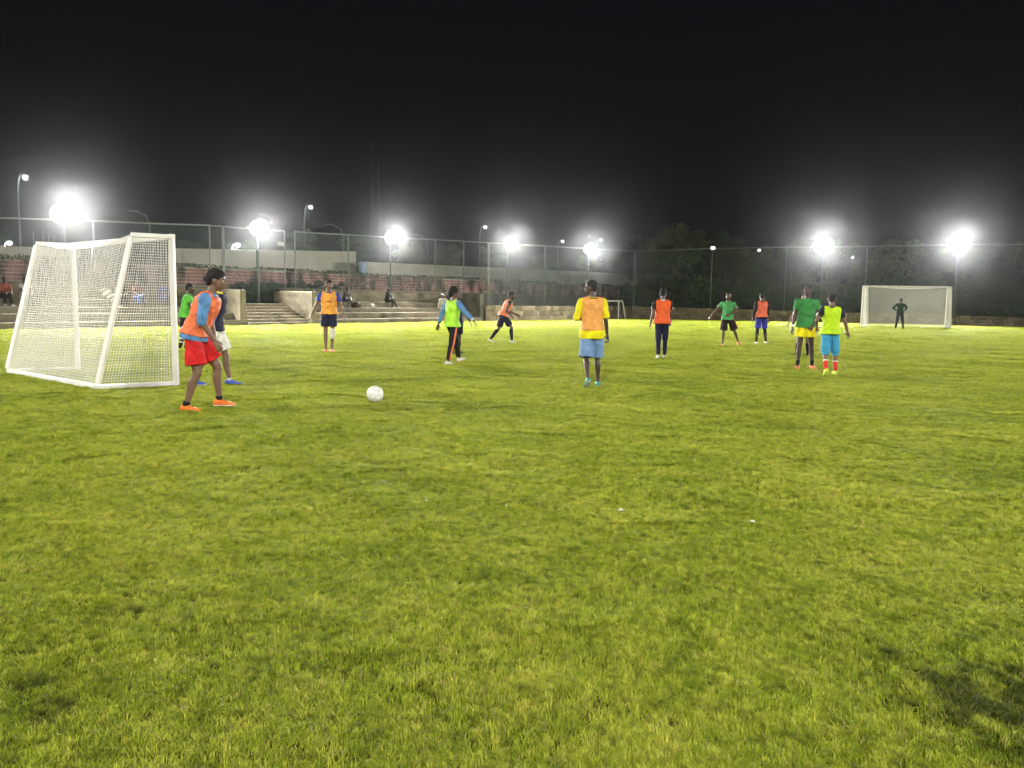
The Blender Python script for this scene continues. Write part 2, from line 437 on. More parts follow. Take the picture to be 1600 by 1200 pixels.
# ---- concrete terraces left and right of the stairway
STEPS = [(0.0, 0.28), (0.75, 0.62), (1.5, 0.90), (2.25, 1.25)]
def slab(mb_, s0, s1, o0, o1, z0, z1, mi=0):
    c = (pL(s0, o0) + pL(s1, o1)) / 2; c.z = (z0 + z1) / 2
    mb_.box(c, (abs(s1 - s0), abs(o1 - o0), z1 - z0), rotL, mi)
def bevel_mesh(me, w=0.02, seg=1):
    bm = bmesh.new(); bm.from_mesh(me)
    bmesh.ops.bevel(bm, geom=bm.edges[:], offset=w, segments=seg, affect='EDGES', profile=0.5)
    bm.to_mesh(me); bm.free(); me.update()
def terrace(s0, s1, label):
    t = empty('terrace', pL((s0 + s1) / 2, 0)); t0 = t.location.copy()
    tag(t, label, 'terrace', 'concrete seating terraces')
    for i, (o, h) in enumerate(STEPS):
        o1 = STEPS[i + 1][0] + 0.05 if i < 3 else 3.05
        n = max(1, int((s1 - s0) / 2.4)); w = (s1 - s0) / n
        for k in range(n):
            m_ = MB(); dz = random.uniform(-.008, .008); do = random.uniform(-.012, .012)
            slab(m_, s0 + k * w + .006, s0 + (k + 1) * w - .006, o + do, o1, 0 if i == 0 else STEPS[i - 1][1] - .15, h + dz)
            m_.v = [tuple(Vector(v) - t0) for v in m_.v]
            ob = m_.build('step_slab', M_CONC, t); bevel_mesh(ob.data, 0.015)
    n = max(1, int((s1 - s0) / 2.6)); w = (s1 - s0) / n
    for k in range(n):
        m_ = MB(); slab(m_, s0 + k * w + .008, s0 + (k + 1) * w - .008, 3.05, 3.3, 0.5, 1.88 + random.uniform(-.01, .01))
        m_.v = [tuple(Vector(v) - t0) for v in m_.v]
        ob = m_.build('back_panel', M_CONC, t); bevel_mesh(ob.data, 0.012)
    m_ = MB(); slab(m_, s0, s1, 3.0, 3.36, 1.9, 1.97)
    m_.v = [tuple(Vector(v) - t0) for v in m_.v]; m_.build('coping', M_CONC2, t)
    return t
sSt0, sSt1, sEnd = sL(388, 0), sL(487, 0), sL(752, 0)
sBeg = sL(-120, 0)
terrace(sSt1 + .3, sEnd, 'long concrete seating terrace to the right of the stairway')
terrace(sBeg, sSt0 - .35, 'concrete seating terrace behind the near goal, left of the stairway')
# end pier and stair cheek walls
def wall_block(name, s0, s1, o0, o1, z1, label, m=M_CONC, cat='wall', z0=0.0):
    m_ = MB(); slab(m_, s0, s1, o0, o1, z0, z1)
    c = pL((s0 + s1) / 2, (o0 + o1) / 2); m_.v = [tuple(Vector(v) - c) for v in m_.v]
    o = m_.build(name, m, None, False, c); bevel_mesh(o.data, 0.03, 2)
    tag(o, label, cat); return o
wall_block('terrace_end_wall', sEnd + .01, sEnd + .36, 0.1, 3.3, 1.86, 'narrow concrete wall closing the right end of the terrace', M_CONC2)
wall_block('stair_side_wall', sSt1, sSt1 + .29, -0.05, 3.36, 1.78, 'concrete side wall at the right of the stairway')
wall_block('stair_side_wall', sSt0 - .34, sSt0, 0.2, 3.36, 1.80, 'concrete side wall at the left of the stairway')
st = empty('stairway', pL((sSt0 + sSt1) / 2, 0)); tag(st, 'flight of concrete steps leading up to the fence gate', 'stairs')
for k in range(7):
    m_ = MB(); slab(m_, sSt0 + .01, sSt1 - .01, -0.1 + k * .38 + random.uniform(-.01, .01), 2.6 if k < 6 else 4.2, max(0, k * .155 - .1), (k + 1) * .155)
    m_.v = [tuple(Vector(v) - st.location) for v in m_.v]
    ob = m_.build('stair_step', M_CONC, st); bevel_mesh(ob.data, 0.012)
# low kerb along terrace foot (rough strip of soil)
# ---- brick-topped retaining wall
W_OFF = 6.5
sw0, sw1 = sL(-140, W_OFF), sL(1020, W_OFF)
zc0 = 2.02; zb1 = 3.05
rw = empty('retaining_wall', pL((sw0 + sw1) / 2, W_OFF)); t0 = rw.location.copy()
tag(rw, 'long stained retaining wall, concrete below and pink brick on top', 'wall')
n = int((sw1 - sw0) / 3.2); w = (sw1 - sw0) / n
for k in range(n):
    m_ = MB(); slab(m_, sw0 + k * w + .01, sw0 + (k + 1) * w - .01, W_OFF, W_OFF + .5, 0, zc0)
    m_.v = [tuple(Vector(v) - t0) for v in m_.v]; ob = m_.build('concrete_panel', M_CONC2, rw); bevel_mesh(ob.data, .015)
m_ = MB(); slab(m_, sw0, sw1, W_OFF + .06, W_OFF + .5, zc0 + .002, zb1)
m_.v = [tuple(Vector(v) - t0) for v in m_.v]; m_.build('mortar_bed', M_MORTAR, rw)
bl, bh = 0.50, 0.19
bmeshes = []
for q in range(4):
    m_ = MB(); m_.box((0, 0, 0), (bl - .05 - .01 * q % .02, .09, bh - .05)); me = m_.mesh('brick', M_BRICK); bevel_mesh(me, .012); bmeshes.append(me)
sb0 = sL(505, W_OFF); cnt = 0
rest = MB()
for row in range(5):
    z = zc0 + .02 + bh * (row + .5)
    s = sw0 + (bl / 2 if row % 2 else 0)
    while s < sw1 - bl:
        pos = pL(s + bl / 2, W_OFF + .05 + random.uniform(-.008, .008), z) - t0
        if s >= sb0 and cnt < 296:
            if random.random() > 0.03:
                obj('brick', random.choice(bmeshes), rw, pos, (0, 0, yawL)); cnt += 1
        else:
            rest.box(pos, (bl - .05, .09, bh - .05), rotL)
        s += bl
o = rest.build('brick_courses', M_BRICK, rw); o['kind'] = 'stuff'
m_ = MB(); slab(m_, sw0, sw1, W_OFF - .04, W_OFF + .54, zb1, zb1 + .08)
m_.v = [tuple(Vector(v) - t0) for v in m_.v]; m_.build('coping', M_CONC2, rw)
# painted scrawl on the concrete part of the wall
M_BLACKP = mat('black_spray_paint', (0.02, 0.02, 0.02), 0.7)
def scrawl(strokes, px0, py0, kpx, name='graffiti'):
    m_ = MB()
    for st_ in strokes:
        q = []
        for (a, b) in st_:
            px, py = px0 + a * kpx, py0 + b * kpx
            g2 = onL(px, W_OFF - .012); q.append(Vector((g2.x, g2.y, zat(px, py, g2.y))))
        m_.tube(q, 0.035, 5)
    ob = m_.build(name, M_BLACKP, rw); return ob
scrawl([[(0, 0), (.6, 2.2), (1.2, .6), (1.8, 2.2), (2.4, 0)], [(3, 2), (3.2, .2), (4.2, 0), (4.2, 1.8), (3.1, 2)], [(5, 0), (5, 2.2), (6, 1.9)], [(5, 0), (6.2, .4), (5.1, 1.1)],
        [(6.6, .2), (6.6, 2.2)], [(1, 4), (1.2, 6)], [(2, 4), (3, 4.2), (2.4, 6), (3.4, 6)], [(4, 4), (4.2, 5.8), (5.2, 5.6)], [(8, 3), (8.6, 5), (9.6, 2.6)]], 820, 464, 2.0)

# ---- low rubble stone wall round the far corner
smesh = []
for q in range(7):
    r = random.Random(40 + q); bm = bmesh.new(); bmesh.ops.create_cube(bm, size=1.0)
    bmesh.ops.subdivide_edges(bm, edges=bm.edges[:], cuts=1, use_grid_fill=True)
    for v in bm.verts:
        v.co *= 1 - 0.16 * (v.co.length - 0.5); v.co += Vector((r.uniform(-.05, .05), r.uniform(-.06, .06), r.uniform(-.05, .05)))
    me = bpy.data.meshes.new('stone'); bm.to_mesh(me); bm.free(); me.materials.append(M_STONE); smesh.append(me)
def stone_wall(P, Lw, yaw, rot, label, zt):
    w_ = empty('stone_wall', P(Lw / 2, 0)); base = w_.location.copy()
    tag(w_, label, 'wall', 'low rubble stone walls')
    nseg = max(2, int(Lw / 4))
    for i in range(nseg):
        s0, s1 = Lw * i / nseg, Lw * (i + 1) / nseg; z = (zt(s0) + zt(s1)) / 2
        m_ = MB(); c = P((s0 + s1) / 2, .30); c.z = z / 2; m_.box(c - base, (s1 - s0, .44, z - .01), rot)
        m_.build('wall_core', M_STONEJ, w_)
    for row in range(3):
        s = 0.0
        while s < Lw:
            l = random.uniform(.42, .78); l = min(l, Lw - s + .05)
            z = zt(s + l / 2); h = z / 3
            p_ = P(s + l / 2, .10 + random.uniform(-.02, .02)); p_.z = h * (row + .5) + random.uniform(-.015, .015)
            obj('stone', random.choice(smesh), w_, p_ - base, (random.uniform(-.06, .06), random.uniform(-.08, .08), yaw + random.choice((0, math.pi))), (l * 1.02, .26, h * .98))
            s += l
sJ = sL(757, 0); LJ = (C2 - A2).length - sJ
stone_wall(lambda s, o, z=0: pL(sJ + .15 + s, o, z), LJ - .15, yawL, rotL, 'low rubble stone wall between the terrace and the far corner', lambda s: 1.10)
stone_wall(lambda s, o, z=0: pR(s, o, z), 33.5, yawR, rotR, 'low rubble stone wall along the far end of the pitch', lambda s: 1.12 - 0.013 * s)

# ---- pale boundary walls above
def wallseg(name, px0, px1, off, tops, z0, m, label, cat='wall', th=.3):
    """a long wall whose top follows two heights"""
    s0, s1 = sL(px0, off), sL(px1, off); q0, q1 = pL(s0, off), pL(s1, off)
    za, zb = zat(px0, tops[0], q0.y), zat(px1, tops[1], q1.y)
    e = empty(name, (q0 + q1) / 2); tag(e, label, cat); base = e.location.copy()
    n = max(2, int((s1 - s0) / 3.0))
    for k in range(n):
        f0, f1 = k / n, (k + 1) / n
        m_ = MB(); P_ = []
        for f in (f0 + .004 / n, f1 - .004 / n):
            s = s0 + (s1 - s0) * f; z = za + (zb - za) * f
            P_ += [pL(s, off, z0) - base, pL(s, off + th, z0) - base, pL(s, off, z) - base, pL(s, off + th, z) - base]
        m_.add(P_, [(0, 2, 3, 1), (4, 5, 7, 6), (0, 4, 6, 2), (1, 3, 7, 5), (2, 6, 7, 3), (0, 1, 5, 4)])
        m_.build('wall_panel', m, e)
    return e, s0, s1, za, zb
e1, s0, s1, za, zb = wallseg('boundary_wall', 276, 557, 12.5, (388, 393), 2.95, M_CREAM, 'tall cream boundary wall behind the gate, ending near the mast')
e2, s0b, s1b, zab, zbb = wallseg('boundary_wall', 573, 1012, 11.0, (409, 429), 2.95, M_CREAM, 'long low cream boundary wall above the brick wall')
m_ = MB(); slab(m_, s0b - .55, s0b - .01, 10.98, 11.32, 2.95, zab - .02)
m_.v = [tuple(Vector(v) - e2.location) for v in m_.v]; m_.build('blue_end_panel', M_BLUEP, e2)
m_ = MB(); slab(m_, s1 - 7.0, s1 - 6.6, 12.55, 12.75, zb, zb + .28); m_.v = [tuple(Vector(v) - e1.location) for v in m_.v]; m_.build('wall_cap', M_CREAM, e1)
e3, s0c, s1c, zac, zbc = wallseg('boundary_wall', -120, 128, 13.0, (381, 388), 2.95, M_CREAM, 'cream boundary wall behind the left end of the near goal')
m_ = MB(); sp = sL(20, 12.95); sq = sL(46, 12.95); slab(m_, sp, sq, 12.93, 12.99, zat(30, 411, pL(sp, 13).y), zat(30, 399, pL(sp, 13).y))
m_.v = [tuple(Vector(v) - e3.location) for v in m_.v]; m_.build('painted_panel', M_CREAM2, e3)

# ---- chain-link fences
def chain_mat():
    m = bpy.data.materials.new('chain_link'); nt, N, L = nodes_of(m)
    p = N['Principled BSDF']; p.inputs['Base Color'].default_value = (0.16, 0.26, 0.20, 1); p.inputs['Roughness'].default_value = 0.6
    nz = N.new('ShaderNodeTexNoise'); nz.inputs['Scale'].default_value = 0.6
    g = N.new('ShaderNodeNewGeometry'); L.new(g.outputs['Position'], nz.inputs['Vector'])
    mr = N.new('ShaderNodeMapRange'); mr.inputs['To Min'].default_value = 0.06; mr.inputs['To Max'].default_value = 0.13
    L.new(nz.outputs['Fac'], mr.inputs['Value'])
    tr = N.new('ShaderNodeBsdfTransparent'); ms = N.new('ShaderNodeMixShader')
    L.new(mr.outputs['Result'], ms.inputs[0]); L.new(tr.outputs[0], ms.inputs[1]); L.new(p.outputs[0], ms.inputs[2])
    L.new(ms.outputs[0], N['Material Output'].inputs['Surface'])
    return m
M_CHAIN = chain_mat()
TOPS = [(-140, 336), (150, 345), (330, 352), (460, 362), (760, 379), (982, 392), (1110, 388), (1225, 386), (1350, 385), (1490, 382), (1660, 381)]
def top_y(px):
    for (a, b), (c, d) in zip(TOPS, TOPS[1:]):
        if a <= px <= c: return b + (d - b) * (px - a) / (c - a)
    return TOPS[-1][1]
def fence(name, plist, label, group='chain-link fences', mids=()):
    """plist: (px, world xy, base z)"""
    e = empty(name, (plist[0][1].x, plist[0][1].y, 0)); tag(e, label, 'fence', group); base = Vector(e.location)
    tops = []
    for px, q, zb_ in plist:
        z = zat(px, top_y(px), q.y); tops.append(Vector((q.x, q.y, z)) - base)
        m_ = MB(); m_.tube([Vector((q.x, q.y, zb_ - .3)) - base, tops[-1]], 0.042, 8); m_.build('post', M_POST, e, True)
    for i in range(len(plist) - 1):
        m_ = MB(); m_.tube([tops[i], (tops[i] + tops[i + 1]) / 2 + Vector((0, 0, random.uniform(-.03, .0))), tops[i + 1]], 0.034, 8); m_.build('top_rail', M_POST, e, True)
        q0, q1 = plist[i], plist[i + 1]
        b0 = Vector((q0[1].x, q0[1].y, q0[2])) - base; b1 = Vector((q1[1].x, q1[1].y, q1[2])) - base
        m_ = MB(); m_.add([b0, b1, tops[i + 1], tops[i]], [(0, 1, 2, 3)]); m_.build('chain_link_mesh', M_CHAIN, e)
        if i in mids:
            m_ = MB(); f = .45; m_.tube([b0.lerp(tops[i], f), b1.lerp(tops[i + 1], f)], .028, 6); m_.build('middle_rail', M_POST, e, True)
    return e, tops, base
FO = 3.6
fence('chain_link_fence', [(px, onL(px, FO), 1.9) for px in (-130, 150, 330, 350)], 'chain-link fence behind the terrace left of the gate')
fence('fence_gate', [(px, onL(px, FO), 1.1) for px in (352, 405, 446)], 'tall chain-link gate at the head of the stairway', mids=(0, 1))
fence('chain_link_fence', [(px, onL(px, FO), 1.9) for px in (462, 545, 680, 724)] + [(762, onL(762, .35), 1.1)], 'chain-link fence behind the long terrace right of the gate')
fl = [(px, onL(px, .35), 1.1) for px in (764, 850, 918)] + [(982, Vector((C2.x, C2.y)) + bR * .3, 1.1)]
fence('chain_link_fence', fl, 'chain-link fence on the stone wall right of the terrace')
e, tp, bs = fence('chain_link_fence', [(982.5, Vector((C2.x + .1, C2.y)) + bR * .3, 1.1)] + [(px, onR(px, .3), 1.0) for px in (1110, 1225, 1350, 1490, 1652)], 'chain-link fence along the far end behind the netted goal')
# brace struts at the corner post
for px in (962, 1005):
    q = onR(px, .3) if px > 982 else onL(px, .35)
    m_ = MB(); m_.tube([tp[0] * 1 + Vector((0, 0, -2.0)), Vector((q.x, q.y, 1.1)) - bs], .03, 6); m_.build('brace', M_STEEL, e, True)

# ---- floodlights
def floodlight(px, py, off, label, line='L', power=1.0, pos=None, h=None, aim=None, size=1.0, heads=((-.12, .04, .9), (.13, -.03, .86))):
    if pos is None:
        q = onL(px, off) if line == 'L' else onR(px, off)
        h = zat(px, py, q.y)
    else: q = Vector(pos)
    aim = Vector(aim if aim else (2.0, 24.0))
    d = (aim - q).normalized()
    if pos is None and line == 'L': d = d - bL
    yaw = math.atan2(-d.x, d.y)
    e = empty('floodlight', (q.x, q.y, 0), yaw)
    tag(e, label, 'floodlight', 'floodlights round the pitch')
    m_ = MB(); m_.tube([(0, 0, 0), (0, 0, h * .6), (0, 0, h + .30)], [.06, .05, .04], 8); m_.build('pole', M_STEEL, e, True)
    tilt = Matrix.Rotation(R(-12), 3, 'X')
    span = max(abs(h_[0]) for h_ in heads) * size
    m_ = MB(); m_.box((0, .05, h - .02), (max(.5, span * 2), .06, .08)); m_.build('cross_arm', M_DARKM, e)
    for hi, (ox, oz, hk) in enumerate(heads):
        rr = .41 * size * hk
        c = Vector((ox * size, .14 + .012 * hi, h + oz * size)); ax, az, ay = Vector((1, 0, 0)), tilt @ Vector((0, 0, 1)), tilt @ Vector((0, 1, 0))
        m_ = MB(); m_.loft([(c - ay * .10, ax * rr * .35, az * rr * .35), (c - ay * .04, ax * rr * .8, az * rr * .8), (c + ay * .06, ax * rr, az * rr), (c + ay * .10, ax * rr, az * rr)], 24); hd = m_.build('lamp_housing', M_DARKM, e, True)
        m_ = MB(); m_.loft([(c + ay * (.105 + d_), ax * rr * f_, az * rr * f_) for d_, f_ in ((0, .985), (.08, .93), (.16, .76), (.21, .5), (.235, .15))], 24); ln_ = m_.build('lens', M_LENS, hd, True); at_ = ln_.data.attributes.new('hot', 'FLOAT', 'POINT'); at_.data.foreach_set('value', np.repeat(np.array([0, .05, .5, 1, 1], np.float32), 24))
    ld = bpy.data.lights.new('flood_beam', 'SPOT'); ld.energy = FLOOD_W * power * (1.25 if pos is None else 1.0); ld.color = (1.0, 0.975, 0.90)
    ld.spot_size = R(138); ld.spot_blend = 0.8; ld.shadow_soft_size = 0.22
    lo = bpy.data.objects.new('flood_beam', ld); link(lo, e)
    lo.location = (0, .55, h - .02); lo.rotation_euler = (R(90 - 20), 0, 0)
    return e
floodlight(105, 330, 3.9, 'brightest floodlight, above the left end of the near goal', size=1.30, power=1.5, heads=((-.26, .10, .9), (0, 0, 1.0), (.24, -.10, .85)))
floodlight(403, 355, 3.9, 'floodlight above the stairway gate', size=1.2)
floodlight(610, 370, 3.9, 'floodlight on a pole behind the seated spectators', size=1.15)
floodlight(792, 379, .15, 'floodlight above the runner in the salmon bib', size=1.0)
floodlight(916, 388, .15, 'floodlight just left of the far corner of the fence', size=1.1)
floodlight(1282, 383, .0, 'floodlight at the far end, left of the netted goal', 'R', size=1.7, power=1.5)
floodlight(1493, 380, .0, 'floodlight at the right edge of the netted goal', 'R', size=1.55, power=1.5)
# the same lamps along the touchlines behind and beside the photographer
for pos in ((-17.5, 7.0), (-3.0, -12.0), (12.0, -10.5), (27.0, -3.0), (39.0, 18.0), (41.0, 42.0)):
    floodlight(0, 0, 0, 'floodlight on the touchline behind the photographer', pos=pos, h=9.0, aim=(3, 26), power=.58)

# ---- street lamps beyond the fence
def street_lamp(px, py, Y, label, glow=0.0, arm=.55, foot=3.0):
    q = at(px, py, Y); e = empty('street_lamp', (q.x - arm, q.y, foot)); tag(e, label, 'street lamp', 'street lamps beyond the fence')
    h = q.z - foot
    m_ = MB(); m_.tube([(0, 0, 0), (0, 0, h * .85), (arm * .15, 0, h * .97), (arm * .5, 0, h * 1.03), (arm, 0, h + .12)], [.09, .06, .05, .045, .04], 8); m_.build('pole', M_STEEL, e, True)
    m_ = MB(); m_.box((arm + .05, 0, h + .17), (.5, .26, .08)); m_.build('lamp_head', M_DARKM, e)
    m_ = MB(); m_.ell((arm + .1, -.05, h), (.20, 0, 0), (0, .2, 0), (0, 0, .16), 12, 8); m_.build('lens', M_SLENS, e, True)
    if glow:
        ld = bpy.data.lights.new('lamp_glow', 'POINT'); ld.energy = glow; ld.color = (.93, .96, 1); ld.shadow_soft_size = .15
        lo = bpy.data.objects.new('lamp_glow', ld); link(lo, e); lo.location = (arm + .1, -.05, h - .22)
street_lamp(38, 277, 62, 'tall street lamp at the far left above the near goal', 300)
street_lamp(484, 324, 78, 'tall street lamp between the gate and the mast', 300)
street_lamp(757, 355, 95, 'tall street lamp left of the runner in the salmon bib', 250)
street_lamp(878, 377, 110, 'small street lamp above the player in yellow', 250)
street_lamp(938, 375, 125, 'small street lamp just right of the player in yellow', 250)
street_lamp(370, 383, 62, 'low lamp glowing behind the fence gate', 2500, .4)
street_lamp(150, 379, 70, 'lamp showing just above the net of the near goal', 2500, .4)
street_lamp(13, 380, 58, 'small lamp on the cream wall at the far left', 900, .3)
street_lamp(1330, 402, 90, 'tiny lamp among the trees right of the far floodlight', 20, .3, 1.5)
street_lamp(1185, 391, 100, 'tiny lamp among the trees above the player in blue shorts', 20, .3, 1.5)
def dead_lamp(px, py, Y, label):
    q = at(px, py, Y); e = empty('street_lamp', (q.x, q.y, 3.0)); tag(e, label, 'street lamp', 'street lamps beyond the fence'); h = q.z - 3
    m_ = MB(); m_.tube([(0, 0, 0), (0, 0, h * .8), (-.25, 0, h * .93), (-1.0, 0, h)], [.08, .06, .05, .03], 8); m_.build('pole', M_STEEL, e, True)
    m_ = MB(); m_.box((-1.2, 0, h + .02), (.6, .2, .08)); m_.build('lamp_head', M_STEEL, e)
dead_lamp(536, 351, 72, 'unlit curved street lamp just right of the lit one by the mast')
dead_lamp(668, 367, 80, 'unlit curved street lamp right of the pole floodlight')
dead_lamp(233, 330, 60, 'unlit curved street lamp above the near goal')
# small post lamp on the far fence
q = onR(1110, .3); e = empty('post_lamp', (q.x, q.y, zat(1110, 389, q.y))); tag(e, 'small white lamp on top of a far fence post', 'lamp')
m_ = MB(); m_.box((0, 0, .08), (.22, .2, .12)); m_.build('lamp_head', M_DARKM, e)
m_ = MB(); m_.box((0, -.11, .08), (.34, .02, .22)); m_.build('lens', M_SLENS, e)

# ---- lattice mast far behind
q = at(587, 340, 170); mast = empty('lattice_mast', (q.x, q.y, 3)); tag(mast, 'faint steel lattice mast rising behind the trees', 'mast')
hm = zat(587, 222, 170) - 3; m_ = MB()
def mr(z): return 1.25 - .75 * z / hm
for sx, sy in ((-1, -1), (1, -1), (1, 1), (-1, 1)):
    m_.tube([(sx * mr(0), sy * mr(0), 0), (sx * mr(hm), sy * mr(hm), hm)], .11, 5)
m_.build('legs_frame', M_MAST, mast)
m_ = MB(); nlev = 14
for k in range(nlev):
    z0, z1 = hm * k / nlev, hm * (k + 1) / nlev
    for i in range(4):
        c = [(-1, -1), (1, -1), (1, 1), (-1, 1)]; a, b = c[i], c[(i + 1) % 4]
        m_.tube([(a[0] * mr(z0), a[1] * mr(z0), z0), (b[0] * mr(z1), b[1] * mr(z1), z1)], .06, 4)
        m_.tube([(b[0] * mr(z0), b[1] * mr(z0), z0), (a[0] * mr(z1), a[1] * mr(z1), z1)], .06, 4)
        m_.tube([(a[0] * mr(z1), a[1] * mr(z1), z1), (b[0] * mr(z1), b[1] * mr(z1), z1)], .05, 4)
m_.build('lattice_bracing', M_MAST, mast)
# ---- slim flagpoles beyond the left wall
for k, (px, ty) in enumerate(((52, 364), (67, 362), (76, 366), (84, 368), (96, 364), (120, 378))):
    q = at(px, ty, 64); m_ = MB(); m_.tube([(0, 0, 0), (0, 0, q.z - 3)], [.05, .03], 6)
    m_.tube([(0, 0, q.z - 3), (0, 0, q.z - 2.9)], [.06, .06], 6)
    o = m_.build('flagpole', M_STEEL, None, True, (q.x, q.y, 3)); tag(o, ('first', 'second', 'third', 'fourth', 'fifth', 'sixth')[k] + ' slim pale pole from the left beyond the cream wall', 'pole', 'slim poles beyond the left wall')

# ---- trees
def crown_mesh(seed, rad, nclump, nleaf, leaf, m, flat=.8, droop=0.0):
    r = np.random.default_rng(seed)
    d = r.normal(size=(nclump, 3)); d /= np.linalg.norm(d, axis=1)[:, None]
    c = d * (r.uniform(.25, 1, nclump) ** .6)[:, None] * np.array([rad, rad, rad * flat])
    cs = r.uniform(.16, .34, nclump) * rad
    P = []
    for i in range(nclump):
        e = r.normal(size=(nleaf, 3)); e /= np.linalg.norm(e, axis=1)[:, None]
        P.append(c[i] + e * (r.uniform(.3, 1, nleaf) ** .5 * cs[i])[:, None] * np.array([1, 1, .7]))
    P = np.concatenate(P); n = len(P)
    a = r.normal(size=(n, 3)); a /= np.linalg.norm(a, axis=1)[:, None]
    b = np.cross(a, r.normal(size=(n, 3))); b /= np.linalg.norm(b, axis=1)[:, None]
    L_ = (leaf * r.uniform(.6, 1.4, n))[:, None]
    V = np.empty((n, 4, 3)); V[:, 0] = P - a * L_; V[:, 1] = P + b * L_ * .45; V[:, 2] = P + a * L_; V[:, 3] = P - b * L_ * .45
    me = bpy.data.meshes.new('crown'); me.from_pydata(V.reshape(-1, 3).tolist(), [], np.arange(n * 4).reshape(-1, 4).tolist())
    me.materials.append(m); me.update(); return me, c
def trunk_mesh(seed, h, cl, m, fork=.35):
    r = random.Random(seed); mb_ = MB()
    f = Vector((r.uniform(-.1, .1), r.uniform(-.1, .1), h * fork))
    mb_.tube([(0, 0, -.3), f * .5 + Vector((.04, 0, 0)), f], [.20, .15, .13], 8)
    for k in range(5):
        tgt = Vector(cl[k * 3 % len(cl)]) + Vector((0, 0, h)); mid = f.lerp(tgt, .5) + Vector((r.uniform(-.3, .3), r.uniform(-.3, .3), r.uniform(-.1, .4)))
        mb_.tube([f - Vector((0, 0, .1)), mid, tgt], [.10, .06, .02], 6)
    return mb_.mesh('trunk', m, True)
TREES = []
for k, (rad, flat, hh, mm) in enumerate(((2.6, .75, 5.2, M_LEAF), (2.2, .95, 4.4, M_LEAF2), (3.0, .7, 5.6, M_LEAF2), (2.4, .85, 4.6, M_LEAF))):
    cm, cl = crown_mesh(300 + k, rad, 46, 60, .17, mm, flat); tm = trunk_mesh(400 + k, hh, cl, M_BARK); TREES.append((cm, tm, hh, rad))
def tree(k, pos, s, rz, label, group):
    cm, tm, hh, rad = TREES[k]
    e = empty('tree', pos, rz); e.scale = (s, s, s * 1.0); tag(e, label, 'tree', group)
    obj('trunk', tm, e); obj('crown', cm, e, (0, 0, hh))
    return e
gR = 'trees behind the far fence'; gLft = 'trees behind the pale boundary walls'
def rtree(px, off, topy, k, rz, label, zb=1.1):
    q = onR(px, off); cm, tm, hh, rad = TREES[k]; z = zat(px, topy, q.y); s = (z - zb) / (hh + rad * .8)
    tree(k, (q.x, q.y, zb), s, rz, label, gR)
rtree(1052, 4.0, 348, 0, .4, 'forked tree with a pale slender trunk near the far fence corner')
rtree(1010, 9.0, 362, 2, 1.4, 'dark tree behind the fence corner, left of the forked tree')
ORD = ['leftmost', 'second', 'third', 'fourth', 'fifth', 'sixth', 'seventh', 'eighth', 'ninth', 'tenth', 'eleventh', 'twelfth']
def nth(i, what): return ('leftmost ' + what) if i == 0 else ORD[i] + ' ' + what
far_t = ((1130, 8, 368, 1, 2.2), (1100, 13, 352, 2, 5.5), (1180, 7, 386, 3, .3), (1240, 9, 372, 2, 4.0), (1300, 8, 380, 1, 1.1), (1345, 6, 405, 3, 3.0), (1400, 6, 372, 0, 5.2),
                             (1450, 7, 390, 3, .9), (1500, 8, 378, 2, 2.8), (1550, 6, 385, 1, 4.4), (1610, 7, 375, 0, 1.9), (1660, 7, 372, 2, .2))
for i, (px, off, ty, k, rz) in enumerate(sorted(far_t)):
    rtree(px, off, ty, k, rz, nth(i, 'dark leafy tree from the left, right of the forked tree behind the far fence'))
near_t = ((470, 82, 362, 1, .5), (560, 88, 362, 2, 1.5), (640, 86, 376, 3, 3.5), (700, 92, 380, 0, 2.5), (770, 96, 384, 1, 4.5), (850, 98, 392, 2, 5.5), (920, 100, 398, 3, .8), (965, 96, 398, 0, 1.9), (300, 74, 372, 2, 2.0), (390, 78, 378, 3, .1))
for i, (px, Y, ty, k, rz) in enumerate(sorted(near_t)):
    q = at(px, 420, Y); cm, tm, hh, rad = TREES[k]; z = zat(px, ty, Y); s = (z - 3.0) / (hh + rad * .8)
    tree(k, (q.x, q.y, 3.0), s, rz, nth(i, 'dim tree from the left behind the pale boundary walls'), gLft)
# shrubs
BUSH = [crown_mesh(500 + k, 1.15, 26, 44, .12, (M_LEAF2, M_LEAF, M_LEAF2)[k], .75)[0] for k in range(3)]
BST = MB()
for k in range(5):
    a = k * 1.26; BST.tube([(0, 0, -.2), (.3 * math.cos(a), .3 * math.sin(a), .5), (.6 * math.cos(a), .6 * math.sin(a), 1.0)], [.04, .03, .015], 5)
BST = BST.mesh('stem', M_BARK)
def bush(q, z, s, label, group, k):
    e = empty('shrub', (q.x, q.y, z), random.uniform(0, 6)); e.scale = (s, s, s); tag(e, label, 'shrub', group)
    obj('stem', BST, e); obj('foliage', BUSH[k], e, (0, 0, .75))
for k in range(34):
    px = 1012 + k * 19.5; q = onR(px + random.uniform(-6, 6), 1.9 + (k % 3) * 1.2)
    bush(q, 1.0, random.uniform(1.3, 2.2), 'dark shrub filling the gap under the trees behind the far fence', 'shrubs behind the far fence', k % 3)
for k in range(9):
    px = 385 + k * 16; q = onL(px, 5.3 + (k % 2) * .4)
    bush(q, 1.0, random.uniform(.7, 1.05), 'dark shrub growing behind the gate at the head of the stairs', 'shrubs behind the gate', k % 3)
for k in range(10):
    px = 1500 + k * 14; q = onR(px, .9)
    bush(q, .62, random.uniform(.18, .38), 'small weed growing on top of the far stone wall', 'weeds on the far wall', k % 3)
